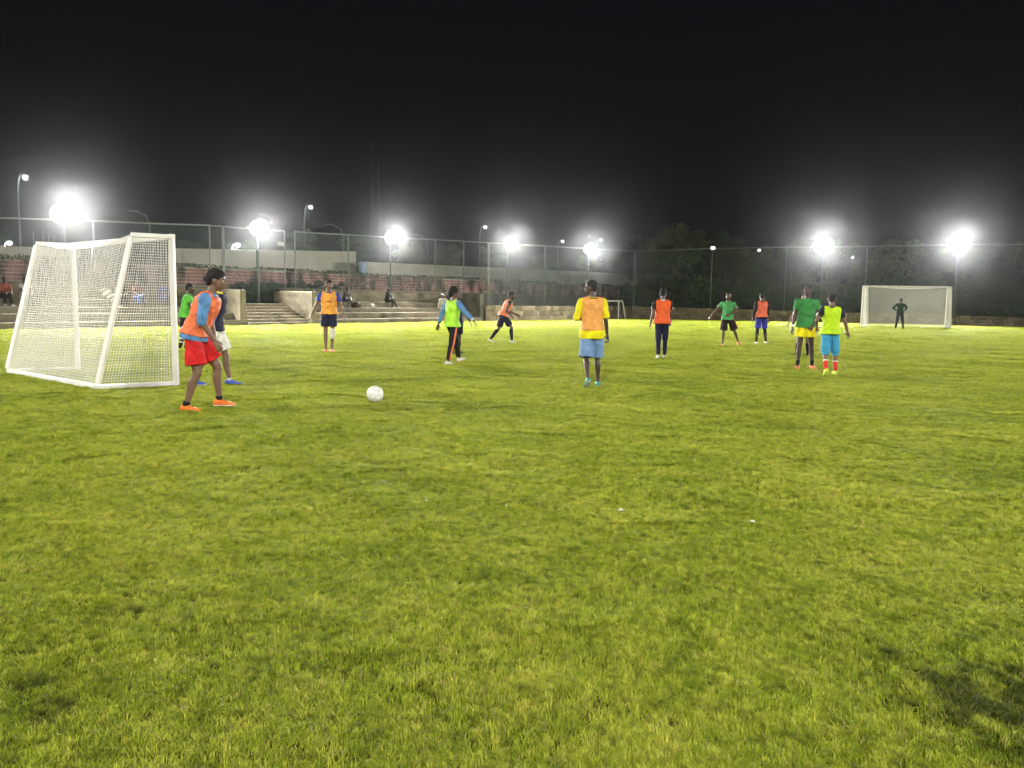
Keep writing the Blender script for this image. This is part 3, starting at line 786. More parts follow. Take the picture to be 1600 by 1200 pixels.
# creeper hanging over the brick wall
def creeper(s0, s1, label, dens=30):
    r = np.random.default_rng(int(s0 * 10) + 77); P = []
    n = int((s1 - s0) * dens)
    for k in range(n):
        s = r.uniform(s0, s1); nn = mnoise.noise(Vector((s * .6, 1.7, 0))); hang = max(.03, .12 + .55 * nn) 
        z = zb1 + .10 - abs(r.normal(0, 1)) * hang + r.uniform(0, .12)
        P.append(pL(s, W_OFF - .03 + r.uniform(-.08, .25), z))
    V = []; Fc = []
    for p_ in P:
        a = Vector(r.normal(size=3)).normalized(); b = a.cross(Vector(r.normal(size=3))).normalized(); l = r.uniform(.04, .09)
        i = len(V); V += [p_ - a * l, p_ + b * l * .6, p_ + a * l, p_ - b * l * .6]; Fc.append((i, i + 1, i + 2, i + 3))
    me = bpy.data.meshes.new('creeper'); me.from_pydata([tuple(v) for v in V], [], Fc); me.materials.append(M_LEAF2)
    tag(obj('creeper', me), label, 'creeper', kind='stuff')
creeper(sw0, sw1, 'dark creeper hanging along the top of the brick wall', 80)
# ================================================================== GOALS
def beam(mb_, p0, p1, w=.085, n=8):
    p0 = Vector(p0); p1 = Vector(p1); d = (p1 - p0).normalized()
    ref = Vector((0, 0, 1)) if abs(d.z) < .8 else Vector((0, 1, 0))
    a = (ref - d * ref.dot(d)).normalized(); b = d.cross(a)
    P = []; F = []
    prof = [(1, .8), (.8, 1), (-.8, 1), (-1, .8), (-1, -.8), (-.8, -1), (.8, -1), (1, -.8)]
    for c in (p0, p1):
        for x, y in prof: P.append(c + a * x * w / 2 + b * y * w / 2)
    for k in range(8): F.append((k, (k + 1) % 8, 8 + (k + 1) % 8, 8 + k))
    F.append(tuple(range(7, -1, -1))); F.append(tuple(range(8, 16)))
    mb_.add(P, F)
def net(mb_, P, nu, nv, sag, r, samp=16, jit=.004):
    """P(u,v) -> point; strands both ways"""
    def pt(u, v): return P(u, v) + sag(u, v)
    for i in range(nu + 1):
        u = i / nu; q = []
        for k in range(samp + 1):
            q.append(pt(u, k / samp) + Vector((random.uniform(-jit, jit),) * 3))
        mb_.tube(q, r, 3, False)
    for j in range(nv + 1):
        v = j / nv; q = []
        for k in range(samp + 1):
            q.append(pt(k / samp, v) + Vector((random.uniform(-jit, jit),) * 3))
        mb_.tube(q, r, 3, False)
def bil(a, b, c, d):
    """a=(0,0) b=(1,0) c=(1,1) d=(0,1)"""
    return lambda u, v: (a * (1 - u) + b * u) * (1 - v) + (d * (1 - u) + c * u) * v
def goal(name, NP, mouth, back, h, topk, label, cell, r, inset=0.0, bw=.085, with_net=True, group=None, sagk=1.0):
    """NP: foot of one front post, mouth: vector to the other, back: ground vector to the rear bar"""
    e = empty(name, NP); tag(e, label, 'goal', group)
    Z = Vector((0, 0, 1)); O = Vector((0, 0, bw / 2)); mu = mouth.normalized()
    p = [O, O + mouth]; pt = [O + Z * (h - bw), O + mouth + Z * (h - bw)]
    b = [O + back + mu * inset, O + mouth + back - mu * inset]
    bt = [O + back * topk + Z * (h - bw) + mu * inset * .7, O + mouth + back * topk + Z * (h - bw) - mu * inset * .7]
    ins = Vector((0, 0, bw * .52))
    for k in (0, 1):
        m_ = MB(); beam(m_, p[k] - Vector((0, 0, bw / 2)), pt[k] - ins, bw); m_.build('post', M_WHITE, e)
        m_ = MB(); beam(m_, pt[k], bt[k], bw * .8); m_.build('side_top_bar', M_WHITE, e)
        m_ = MB(); beam(m_, bt[k] - ins, b[k] + ins, bw * .8); m_.build('back_stanchion', M_WHITE, e)
        m_ = MB(); beam(m_, p[k] + (b[k] - p[k]).normalized() * bw * .55, b[k], bw * .8); m_.build('side_base_bar', M_WHITE, e)
    m_ = MB(); beam(m_, pt[0] - mu * bw * .5, pt[1] + mu * bw * .5, bw); m_.build('crossbar', M_WHITE, e)
    m_ = MB(); beam(m_, b[0] + mu * bw * .5, b[1] - mu * bw * .5, bw * .8); m_.build('rear_base_bar', M_WHITE, e)
    if with_net:
        bk = back.normalized(); L = mouth.length; m_ = MB()
        sg = lambda u, v: Z * (-.16 * sagk * math.sin(math.pi * u) * v ** 2) - bk * (.10 * sagk * math.sin(math.pi * u) * math.sin(math.pi * v) + .05 * math.sin(7 * u + 4 * v) * math.sin(math.pi * v))
        net(m_, bil(b[0], b[1], bt[1], bt[0]), int(L / cell), int((bt[0] - b[0]).length / cell), sg, r, 22)
        sg2 = lambda u, v: Z * (-.16 * sagk * math.sin(math.pi * u) * v ** .7)
        net(m_, bil(pt[0], pt[1], bt[1], bt[0]), int(L / cell), max(3, int((bt[0] - pt[0]).length / cell)), sg2, r, 20)
        for k in (0, 1):
            sg3 = lambda u, v: mu * (.03 * math.sin(5 * u + 3 * v)) * math.sin(math.pi * v) + bk * (-.05 * math.sin(math.pi * v) * (1 - u) * 0)
            net(m_, bil(p[k], b[k], bt[k], pt[k]), int(back.length / cell), int(h / cell), sg3, r, 14)
        m_.build('net', M_NET, e)
    return e
NP = G(275, 603); NB = G(150, 608); FP = G(120, 578); FB = G(12, 583)
mouth = FP - NP; back = ((NB - NP) + (FB - FP)) / 2
mouth = (mouth + (FB - NB)) / 2
near_goal = goal('football_goal', NP, mouth, back, zat(272, 366, NP.y), .52, 'near white goal with sagging net, seen from behind at the left', .042, .0037, bw=.080)
# torn scrap of white cloth caught in the net
m_ = MB(); c = at(166, 457, NB.y + .75) - NP
for (dx, dz, w, h_) in ((0, 0, .10, .10), (.07, -.05, .10, .07), (-.05, .05, .07, .05), (.1, -.1, .04, .06)):
    i = Vector((dx, .01 * dx, dz)) + c; a = Vector((w / 2, .02, .02)); b = Vector((0, .03, h_ / 2))
    m_.loft([(i - a, b * .6, Vector((0, .006, 0))), (i - a * .3, b, Vector((0, .008, 0))), (i + a * .4, b * .8, Vector((0, .008, 0))), (i + a, b * .4, Vector((0, .005, 0)))], 8)
m_.build('cloth_scrap', M_WHITE, near_goal)
q0, q1 = G(1345.5, 511), G(1477, 513.5)
goal('football_goal', q0, q1 - q0, Vector((.86, .92, 0)), zat(1346, 446, q0.y), .62, 'far white goal with net, behind the goalkeeper', .062, .0082, bw=.10)
q0 = at(966, 498, 66); q0.z = 0
goal('football_goal', q0, Vector((-3.0, -.9, 0)), Vector((.62, .15, 0)), 1.6, .55, 'small white practice goal frame by the far stone wall', .1, .003, bw=.09, with_net=False)

# ================================================================== BALLS
M_BALL = mat('ball_leather', (0.80, 0.79, 0.75), 0.4, .06, 4, spec=.4); M_SEAM = mat('ball_seam', (.26, .25, .22), .7)
def ball(pos, rad, label):
    e = empty('football', pos); tag(e, label, 'ball')
    bm = bmesh.new(); bmesh.ops.create_icosphere(bm, subdivisions=1, radius=1)
    bmesh.ops.bevel(bm, geom=bm.verts[:], offset=.351, segments=1, affect='VERTICES')
    panels = [[v.co.copy() for v in f.verts] for f in bm.faces]; bm.free()
    m_ = MB(); m_.ell((0, 0, rad), (rad * .985, 0, 0), (0, rad * .985, 0), (0, 0, rad * .985), 24, 16); m_.build('bladder', M_SEAM, e, True)
    rt = Euler((.7, .3, 1.1)).to_matrix()
    for P in panels:
        c = sum(P, Vector()) / len(P); bm = bmesh.new()
        vs_ = [bm.verts.new(c + (p_ - c) * .95) for p_ in P]; f = bm.faces.new(vs_)
        bmesh.ops.poke(bm, faces=[f]); bmesh.ops.subdivide_edges(bm, edges=bm.edges[:], cuts=2, use_grid_fill=True)
        for v in bm.verts: v.co = rt @ (v.co.normalized() * rad) + Vector((0, 0, rad))
        bmesh.ops.recalc_face_normals(bm, faces=bm.faces[:])
        me = bpy.data.meshes.new('panel'); bm.to_mesh(me); bm.free(); me.materials.append(M_BALL)
        me.polygons.foreach_set('use_smooth', [True] * len(me.polygons)); obj('panel', me, e)
bq = G(586, 630); ball(bq + Vector((0, 0, .012)), .112, 'white football lying on the pitch in the foreground')

# ================================================================== PEOPLE
CLOTH = {}
def cloth(col, rough=.75, name=None):
    k = (tuple(col), rough)
    if k not in CLOTH:
        m = mat('cloth_%d' % len(CLOTH), col, rough, .26, 9, .9, 17, spec=.2); CLOTH[k] = m
        nt, N, L = nodes_of(m); tc = next(n for n in N if n.type == 'TEX_COORD'); bp = next(n for n in N if n.type == 'BUMP'); nb = bp.inputs['Height'].links[0].from_node
        mp = N.new('ShaderNodeMapping'); mp.inputs['Scale'].default_value = (1, 1, .4); mp.inputs['Rotation'].default_value = (.25, .35, 0); L.new(tc.outputs['Object'], mp.inputs['Vector']); L.new(mp.outputs['Vector'], nb.inputs['Vector'])
        nb.inputs['Detail'].default_value = 2; nb.inputs['Distortion'].default_value = .6; bp.inputs['Distance'].default_value = .05
    return CLOTH[k]
SKIN = [mat('skin_deep', (.060, .034, .022), .5, .2, 14, .1, 120, spec=.45), mat('skin_brown', (.115, .062, .038), .5, .2, 14, .1, 120, spec=.4), mat('skin_mid', (.17, .098, .06), .5, .18, 14, .1, 120, spec=.4)]
M_HAIR = mat('hair_black', (.010, .009, .008), .7, .4, 60, .8, 140, spec=.25)
M_EYE = mat('eye_white', (.55, .52, .48), .3); M_IRIS = mat('iris', (.02, .012, .008), .2)
M_LIP = mat('lip', (.13, .055, .045), .5)
REMESH = []                         # (object, voxel, smooth, wrinkle)
wr_tex = bpy.data.textures.new('cloth_folds', 'CLOUDS'); wr_tex.noise_scale = .10; wr_tex.noise_depth = 2
hr_tex = bpy.data.textures.new('hair_curls', 'CLOUDS'); hr_tex.noise_scale = .02; hr_tex.noise_depth = 1
def solid(name, mb_, m, parent, vox, smooth=3, wrinkle=0.0, tex=None):
    o = mb_.build(name, m, parent, True); REMESH.append((o, vox, smooth, wrinkle, tex)); return o
def rx(a): return Matrix.Rotation(a, 3, 'X')
def ry(a): return Matrix.Rotation(a, 3, 'Y')
def rzm(a): return Matrix.Rotation(a, 3, 'Z')

def skeleton(sp):
    """joint positions, 1.75 m tall, facing +Y, right hand at +X"""
    J = {}
    lean, side, tw = R(sp.get('lean', 4)), R(sp.get('side', 0)), R(sp.get('twist', 0))
    pel_t = R(sp.get('pelvis', sp.get('lean', 4) * .4))
    Rp = rx(-pel_t)
    Rt = rx(-lean) @ ry(side) @ rzm(-tw)
    hip = Vector((0, 0, .93)); J['hip'] = hip
    J['Rp'] = Rp; J['Rt'] = Rt
    J['waist'] = hip + (Rp @ Vector((0, 0, .12)))
    J['chest'] = J['waist'] + Rt @ Vector((0, .012, .20))
    J['neck'] = J['waist'] + Rt @ Vector((0, 0, .42))
    for n, s in (('R', 1), ('L', -1)):
        fl, ab, kn, fp, fy = (list(sp['leg' + n]) + [0] * 5)[:5]
        h = hip + Rp @ Vector((s * .088, 0, -.02))
        Rl = rzm(-R(sp.get('turn' + n, 0))) @ ry(-s * R(ab)) @ rx(R(fl))
        k = h + Rl @ Vector((0, 0, -.43))
        Rs = Rl @ rx(-R(kn)); a = k + Rs @ Vector((0, 0, -.41))
        J['h' + n], J['k' + n], J['a' + n] = h, k, a
        J['Rl' + n] = Rl; J['Rs' + n] = Rs
        J['ft' + n] = rzm(-s * R(fy)) @ rx(-R(fp))       # foot orientation (fp > 0: toes down)
        fx, ab, el, twi = (list(sp['arm' + n]) + [0] * 4)[:4]
        sh = J['neck'] + Rt @ Vector((s * .180, -.005, -.058))
        Ra = Rt @ ry(-s * R(ab)) @ rx(R(fx))
        e = sh + Ra @ Vector((0, 0, -.29))
        Rf = Ra @ rzm(s * R(twi)) @ rx(R(el))
        w = e + Rf @ Vector((0, 0, -.255))
        J['s' + n], J['e' + n], J['w' + n] = sh, e, w; J['Ra' + n] = Ra; J['Rf' + n] = Rf
    hy, hp = sp.get('head', (0, 0))[:2]
    Rh = rx(-lean * .25) @ rzm(-R(hy)) @ rx(-R(hp))
    J['Rh'] = Rh; J['head'] = J['neck'] + Rt @ Vector((0, .01, .034)) + Rh @ Vector((0, .025, .122))
    J['top'] = (J['head'] + Rh @ Vector((0, 0, .125))).z
    low = 9
    for n in 'RL':
        for q in (Vector((0, .17, -.085)), Vector((0, -.06, -.085))): low = min(low, (J['a' + n] + J['ft' + n] @ q).z)
    J['low'] = low
    return J
def person(sp):
    J = skeleton(sp); D = sp.get('Y')
    fp = sp['foot']
    base = G(*fp) if 'pos' not in sp else Vector(sp['pos'])
    Hpose = J['top'] - J['low']
    if 'top' in sp:
        k = (zat(fp[0], sp['top'], base.y) - base.z) / Hpose
        k = min(max(k, .88), 1.10)
    else: k = sp.get('k', 1.0)
    dist = base.length
    vox = .0075 if dist < 20 else (.010 if dist < 30 else .015)
    face = R(sp['face'])
    e = empty('person', base, -face); tag(e, sp['label'], 'person', sp.get('group'))
    # put joints: feet mid point over origin, lowest sole at z=0
    mid = (J['aR'] + J['aL']) / 2 if not sp.get('seat') else J['hip'].copy(); mid.z = J['low'] if not sp.get('seat') else J['hip'].z - .10
    for n in list(J):
        if isinstance(J[n], Vector): J[n] = (J[n] - mid) * k
    S = k
    skin = sp.get('skin', SKIN[0])
    X, Y_, Z_ = Vector((1, 0, 0)), Vector((0, 1, 0)), Vector((0, 0, 1))
    def torso_rings(g, z0=-.10, z1=.40, sh=.175, hemg=0.0):
        """elliptic rings from below the hips to the shoulders; g is the ease over the body"""
        Rp, Rt = J['Rp'], J['Rt']; rings = []
        prof = [(-.14, .158, .112), (-.06, .165, .115), (.0, .160, .110), (.08, .147, .100)]
        for z, a, b in prof:
            if z < z0: continue
            gg = g + hemg * (1 if z <= -.05 else (.8 if z <= .01 else .35))
            rings.append((J['hip'] + Rp @ Vector((0, -.01, z)) * S, Rp @ X * (a + gg) * S, Rp @ Y_ * (b + gg) * S))
        prof = [(.03, .144, .098), (.12, .150, .105), (.22, .164, .115), (.30, .172, .112), (.36, sh, .092), (.395, sh * .80, .070), (.42, sh * .42, .055)]
        for z, a, b in prof:
            if z > z1: continue
            rings.append((J['waist'] + Rt @ Vector((0, -.005 + .01 * (z > .1), z)) * S, Rt @ X * (a + g) * S, Rt @ Y_ * (b + g) * S))
        return rings
    # ---- body (one continuous surface)
    b = MB(); b.loft(torso_rings(-.012), 20)
    for n, s in (('R', 1), ('L', -1)):
        h, kn, a = J['h' + n], J['k' + n], J['a' + n]
        Rl, Rs = J['Rl' + n], J['Rs' + n]
        tk = .80; sk_ = .84 if (sp['bottom'][2] > 1.5 or sp.get('under')) else 1.0
        b.loft([(h + Rl @ Vector((0, 0, .04)) * S, Rl @ X * .085 * tk * S, Rl @ Y_ * .09 * tk * S), (h.lerp(kn, .25), Rl @ X * .080 * tk * S, Rl @ Y_ * .086 * tk * S), (h.lerp(kn, .6), Rl @ X * .066 * S, Rl @ Y_ * .07 * S),
                (h.lerp(kn, .92), Rl @ X * .053 * S, Rl @ Y_ * .056 * S), (kn + Rl @ Vector((0, 0, -.02)) * S, Rl @ X * .050 * S, Rl @ Y_ * .052 * S)], 14)
        b.capsule(kn, kn + Rs @ Vector((0, .006, -.02)) * S, .052 * S, .050 * S)
        b.loft([(kn + Rs @ Vector((0, 0, .02)) * S, Rs @ X * .048 * S, Rs @ Y_ * .050 * S), (kn.lerp(a, .14), Rs @ X * .048 * S, Rs @ Y_ * .05 * S), (kn.lerp(a, .32) + Rs @ Vector((0, -.014, 0)) * S, Rs @ X * .053 * sk_ * S, Rs @ Y_ * .056 * sk_ * S),
                (kn.lerp(a, .6) + Rs @ Vector((0, -.008, 0)) * S, Rs @ X * .041 * S, Rs @ Y_ * .044 * S), (kn.lerp(a, .88), Rs @ X * .030 * S, Rs @ Y_ * .034 * S), (a + Rs @ Vector((0, 0, -.03)) * S, Rs @ X * .033 * S, Rs @ Y_ * .037 * S)], 14)
        ft = J['ft' + n]
        b.capsule(a + ft @ Vector((0, -.03, -.045)) * S, a + ft @ Vector((0, .12, -.06)) * S, .035 * S, .026 * S)
        sh, el, w = J['s' + n], J['e' + n], J['w' + n]; Ra, Rf = J['Ra' + n], J['Rf' + n]
        b.capsule(sh, sh.lerp(el, .3), .052 * S, .050 * S); b.capsule(sh.lerp(el, .25), el, .049 * S, .038 * S)
        b.capsule(J['neck'] + J['Rt'] @ Vector((s * .05, -.01, -.065)) * S, sh, .048 * S, .048 * S)
        b.capsule(el, el.lerp(w, .35), .040 * S, .038 * S); b.capsule(el.lerp(w, .3), w, .038 * S, .026 * S)
        # hand: palm, four fingers, thumb
        pr = R(sp.get('palm' + n, 20)) * s
        Rw = Rf @ rzm(pr)
        # local hand frame: -Z along fingers, X thumb-side normal handled below
        pc = w + Rw @ Vector((0, 0, -.052)) * S
        b.ell(pc, Rw @ X * .017 * S, Rw @ Y_ * .041 * S, Rw @ Z_ * .056 * S, 12, 8)
        curl = sp.get('curl' + n, 28)
        for i, (yo, ln) in enumerate(((.031, .074), (.011, .083), (-.010, .078), (-.030, .062))):
            q0 = w + Rw @ Vector((0, yo, -.090)) * S
            d1 = Rw @ (ry(s * R(curl * .5)) @ rx(R(yo * 260)) @ Vector((0, 0, -1))); d2 = Rw @ (ry(s * R(curl * 1.5)) @ rx(R(yo * 200)) @ Vector((0, 0, -1))); d3 = Rw @ (ry(s * R(curl * 2.3)) @ Vector((0, 0, -1)))
            q1 = q0 + d1 * ln * .45 * S; q2 = q1 + d2 * ln * .32 * S; q3 = q2 + d3 * ln * .25 * S
            fr = max(.0095 * S, vox * .9)
            b.capsule(q0, q1, fr, fr * .95, 8); b.capsule(q1, q2, fr * .95, fr * .88, 8); b.capsule(q2, q3, fr * .88, fr * .75, 8)
        t0 = w + Rw @ Vector((0, .026, -.035)) * S; t1 = t0 + Rw @ Vector((s * -.012, .026, -.028)) * S; t2 = t1 + Rw @ Vector((s * -.010, .010, -.032)) * S
        b.capsule(t0, t1, .013 * S, .011 * S, 8); b.capsule(t1, t2, max(.011 * S, vox * .9), max(.009 * S, vox * .8), 8)
    # neck, head
    Rh, hd = J['Rh'], J['head']
    HK = S * 1.07
    def H(x, y, z): return hd + Rh @ Vector((x, y, z)) * HK
    def HE(c, a, bb, cc, mbx, n=14, m=10): mbx.ell(H(*c), Rh @ X * a * HK, Rh @ Y_ * bb * HK, Rh @ Z_ * cc * HK, n, m)
    b.capsule(J['neck'] + J['Rt'] @ Vector((0, -.005, -.05)) * S, H(0, -.025, -.06), .060 * S, .052 * S)
    HE((0, -.012, .03), .073, .093, .088, b); HE((0, .022, -.03), .060, .068, .075, b); HE((0, .045, -.082), .030, .030, .026, b)
    HE((0, .062, .022), .052, .022, .022, b)
    b.capsule(H(0, .088, .008), H(0, .104, -.024), .010 * S, .015 * S, 8); HE((.011, .094, -.028), .011, .012, .010, b, 8, 6); HE((-.011, .094, -.028), .011, .012, .010, b, 8, 6)
    HE((0, .080, -.055), .025, .014, .012, b, 10, 8)
    for s in (-1, 1): HE((s * .075, -.008, -.006), .012, .022, .031, b, 8, 8); HE((s * .040, .058, -.018), .020, .022, .018, b, 8, 6)
    solid('body', b, skin, e, vox, 2)
    # eyes, lips, brows
    for s in (-1, 1):
        m_ = MB(); HE((s * .030, .074, .006), .0135, .010, .0085, m_, 10, 8); ey = m_.build('eye', M_EYE, e, True)
        m_ = MB(); HE((s * .030, .0815, .006), .0065, .004, .0065, m_, 8, 6); m_.build('iris', M_IRIS, ey, True)
        m_ = MB(); m_.tube([H(s * .014, .084, .026), H(s * .032, .083, .031), H(s * .050, .072, .026)], .0045 * S, 5); m_.build('eyebrow', M_HAIR, e, True)
    m_ = MB(); HE((0, .0885, -.054), .021, .008, .0065, m_, 10, 6); m_.build('lips', M_LIP, e, True)
    # hair
    hk = sp.get('hair', 'short')
    if hk != 'bald':
        m_ = MB()
        if hk == 'afro':
            HE((0, -.026, .062), .104, .108, .104, m_); HE((0, -.085, .005), .085, .068, .085, m_)
        elif hk == 'long':
            HE((0, -.022, .050), .086, .100, .088, m_); HE((0, -.075, .0), .07, .05, .075, m_); HE((0, -.118, .0), .032, .028, .036, m_); HE((0, .045, .088), .055, .035, .028, m_)
        elif hk == 'top':
            HE((0, -.018, .046), .077, .094, .083, m_); HE((0, .012, .098), .062, .070, .032, m_); HE((0, -.07, -.005), .062, .040, .05, m_)
        else:
            HE((0, -.021, .043), .0765, .094, .083, m_); HE((0, -.065, -.01), .062, .040, .05, m_)
        solid('hair', m_, M_HAIR, e, max(vox, .008), 2, .012 if hk in ('afro', 'long') else .006, hr_tex)
    if sp.get('beard'):
        m_ = MB(); HE((0, .040, -.075), .050, .046, .042, m_); HE((0, .01, -.05), .0635, .05, .05, m_)
        solid('beard', m_, M_HAIR, e, max(vox, .008), 2)
    # ---- clothes
    cv = max(vox, .010)
    if sp.get('shirt'):
        col, sl = sp['shirt'][:2]; m_ = MB()
        m_.loft(torso_rings(.020, z0=sp.get('hem', -.10), z1=.40, hemg=.030), 22)
        for n, s in (('R', 1), ('L', -1)):
            sh, el, w = J['s' + n], J['e' + n], J['w' + n]; Ra, Rf = J['Ra' + n], J['Rf' + n]
            sll = sp.get('sleeve' + n, sl)
            m_.capsule(J['neck'] + J['Rt'] @ Vector((s * .06, -.008, -.07)) * S, sh + Ra @ Vector((0, 0, -.01)) * S, .064 * S, .068 * S)
            f = min(sll, 1.0); fl = .004 if sll > 1.0 else .014
            m_.loft([(sh, Ra @ X * .070 * S, Ra @ Y_ * .074 * S), (sh.lerp(el, f * .5), Ra @ X * .066 * S, Ra @ Y_ * .068 * S), (sh.lerp(el, f), Ra @ X * (.052 + fl) * S, Ra @ Y_ * (.054 + fl) * S)], 14)
            if sll > 1.0:
                f2 = sll - 1.0
                m_.capsule(el, el + Rf @ Vector((0, 0, -.01)) * S, .056 * S, .055 * S)
                m_.loft([(el, Rf @ X * .056 * S, Rf @ Y_ * .056 * S), (el.lerp(w, f2 * .6), Rf @ X * .050 * S, Rf @ Y_ * .050 * S), (el.lerp(w, f2), Rf @ X * .038 * S, Rf @ Y_ * .038 * S)], 12)
        solid('shirt', m_, cloth(col), e, cv, 2, .028, wr_tex)
        # collar
        m_ = MB(); Rt = J['Rt']; cc = sp.get('collar', col)
        c0 = J['neck'] + Rt @ Vector((0, .0, -.035)) * S
        m_.loft([(c0, Rt @ X * .085 * S, Rt @ Y_ * .080 * S), (c0 + Rt @ Vector((0, -.004, .032)) * S, Rt @ X * .068 * S, Rt @ Y_ * .068 * S), (c0 + Rt @ Vector((0, -.006, .040)) * S, Rt @ X * .062 * S, Rt @ Y_ * .062 * S)], 18)
        m_.build('collar', cloth(cc), e, True)
    if sp.get('bib'):
        m_ = MB(); rings = torso_rings(.036, z0=sp.get('bibhem', -.07), z1=.40, sh=.158, hemg=.026)
        c_, a_, b2_ = rings[0]; rings[0] = (c_, a_ * sp.get('bibflare', 1.06), b2_ * sp.get('bibflare', 1.06))
        m_.loft(rings, 24)
        for s in (-1, 1): m_.capsule(J['neck'] + J['Rt'] @ Vector((s * .078, -.006, -.062)) * S, J['neck'] + J['Rt'] @ Vector((s * .146, -.008, -.078)) * S, .080 * S, .082 * S)
        solid('training_bib', m_, cloth(sp['bib'], .6), e, cv, 1, .040, wr_tex)
        # dark binding round neck
        if sp.get('binding'):
            Rt = J['Rt']; c0 = J['neck'] + Rt @ Vector((0, .0, -.018)) * S; m_ = MB()
            pts_ = [c0 + Rt @ Vector((math.cos(t) * .098, math.sin(t) * .090, -.006 * math.cos(2 * t) - (.03 if math.sin(t) > .3 else 0))) * S for t in [i * math.pi / 8 for i in range(17)]]
            m_.tube(pts_, .008 * S, 6, False); m_.build('neck_binding', cloth(sp['binding']), e, True)
    lg = sp['bottom']; kind, col, ln = lg[:3]
    m_ = MB(); loose = .030 if kind == 'shorts' else .014
    loose = sp.get('loose', loose)
    rings = torso_rings(.012, z0=-.13, z1=-1); m_.loft(rings[:4], 20)
    for n, s in (('R', 1), ('L', -1)):
        h, kn, a = J['h' + n], J['k' + n], J['a' + n]; Rl, Rs = J['Rl' + n], J['Rs' + n]
        m_.capsule(h + Rl @ Vector((0, 0, .02)) * S, h + Rl @ Vector((0, 0, -.06)) * S, .094 * S, .092 * S)
        f = min(ln, 1.0); ph = J['Rp'] @ X
        def thr(t): return (.090 - .026 * t)
        m_.loft([(h.lerp(kn, t * f), Rl @ X * (thr(t * f) + loose * (.15 + 1.15 * t)) * S, Rl @ Y_ * (thr(t * f) + .004 + loose * (.15 + 1.15 * t)) * S) for t in (0, .3, .6, .85, 1.0)], 16)
        if ln > 1.0:
            f2 = ln - 1.0; l2 = loose * .9
            m_.capsule(kn, kn + Rs @ Vector((0, 0, -.01)) * S, (.060 + l2) * S, (.058 + l2) * S)
            m_.loft([(kn.lerp(a, t * f2) + Rs @ Vector((0, -.010 * (t > .1), 0)) * S, Rs @ X * (.056 - .016 * t + l2) * S, Rs @ Y_ * (.06 - .014 * t + l2) * S) for t in (0, .35, .7, 1.0)], 14)
        if sp.get('stripe'):
            pass
    bot = solid({'shorts': 'shorts', 'pants': 'trousers', 'tights': 'leggings'}[kind], m_, cloth(col), e, cv, 1, .030 if kind == 'shorts' else .016, wr_tex)
    if sp.get('stripe'):
        scol, sides = sp['stripe'][:2]
        for n, s in (('R', 1), ('L', -1)):
            if n not in sides: continue
            h, kn, a = J['h' + n], J['k' + n], J['a' + n]; Rl, Rs = J['Rl' + n], J['Rs' + n]; P_ = []
            for t in [i / 6 * min(ln, 1.0) for i in range(7)]:
                P_.append((h.lerp(kn, t), Rl, thr(t) + loose * (.15 + 1.15 * min(t / min(ln, 1), 1)) + .004))
            if ln > 1:
                for t in [i / 5 * (ln - 1) for i in range(1, 6)]: P_.append((kn.lerp(a, t), Rs, .056 - .016 * t + loose * .9 + .006))
            rg = [(c + Rm @ Vector((s * r_, 0, 0)) * S, Rm @ X * .010 * S, Rm @ Y_ * .022 * S) for c, Rm, r_ in P_]
            m2 = MB(); m2.loft(rg, 8); m2.build('side_stripe', cloth(scol), bot, True)
    if sp.get('under'):             # tights below the shorts
        ucol, f0, f1 = sp['under']
        for n in 'RL':
            kn, a, h = J['k' + n], J['a' + n], J['h' + n]; Rl, Rs = J['Rl' + n], J['Rs' + n]; m2 = MB()
            m2.capsule(h.lerp(kn, .5), kn, .072 * S, .058 * S); m2.capsule(kn, kn.lerp(a, .3), .057 * S, .060 * S); m2.capsule(kn.lerp(a, .3), kn.lerp(a, f1), .060 * S, .036 * S)
            solid('leg_sleeve', m2, cloth(ucol), e, cv, 1)
    if sp.get('knee_band'):
        n, kcol = sp['knee_band']; kn, a, h = J['k' + n], J['a' + n], J['h' + n]; m2 = MB()
        m2.capsule(h.lerp(kn, .80), kn, .064 * S, .060 * S); m2.capsule(kn, kn.lerp(a, .28), .060 * S, .060 * S); solid('knee_bandage', m2, cloth(kcol), e, cv, 1)
    for n, s in (('R', 1), ('L', -1)):
        kn, a = J['k' + n], J['a' + n]; Rs = J['Rs' + n]; ft = J['ft' + n]
        if sp.get('sock'):
            scol, f0 = sp['sock'][:2]
            def sr(t): return .005 + (.052 if t < .4 else .052 - .018 * (t - .4) / .5)
            m2 = MB(); m2.loft([(kn.lerp(a, t) + Rs @ Vector((0, -.012 if t < .5 else -.004, 0)) * S, Rs @ X * sr(t) * S, Rs @ Y_ * (sr(t) + .004) * S) for t in [f0 + (1.04 - f0) * i / 5 for i in range(6)]], 14)
            so = m2.build('sock', cloth(scol), e, True)
            if len(sp['sock']) > 2:
                for (bc, ft0, ft1) in sp['sock'][2]:
                    m2 = MB(); m2.loft([(kn.lerp(a, t) + Rs @ Vector((0, -.012 if t < .5 else -.004, 0)) * S, Rs @ X * (sr(t) + .005) * S, Rs @ Y_ * (sr(t) + .009) * S) for t in (ft0, (ft0 + ft1) / 2, ft1)], 14)
                    m2.build('sock_band', cloth(bc), so, True)
        # shoe
        scol = sp.get('shoe', (.5, .5, .5)); m2 = MB()
        def FP_(y, z): return a + ft @ Vector((0, y, z)) * S
        fx, fz = ft @ X, ft @ Z_
        rg = [(-.075, -.052, .022, .022), (-.062, -.044, .036, .036), (-.02, -.034, .040, .048), (.03, -.040, .043, .042), (.08, -.052, .047, .030), (.13, -.058, .045, .024), (.165, -.062, .034, .019), (.182, -.065, .016, .013)]
        m2.loft([(FP_(y, z), fx * w_ * S, fz * h_ * S) for y, z, w_, h_ in rg], 14)
        sh_ = m2.build('shoe', cloth(scol, .45), e, True)
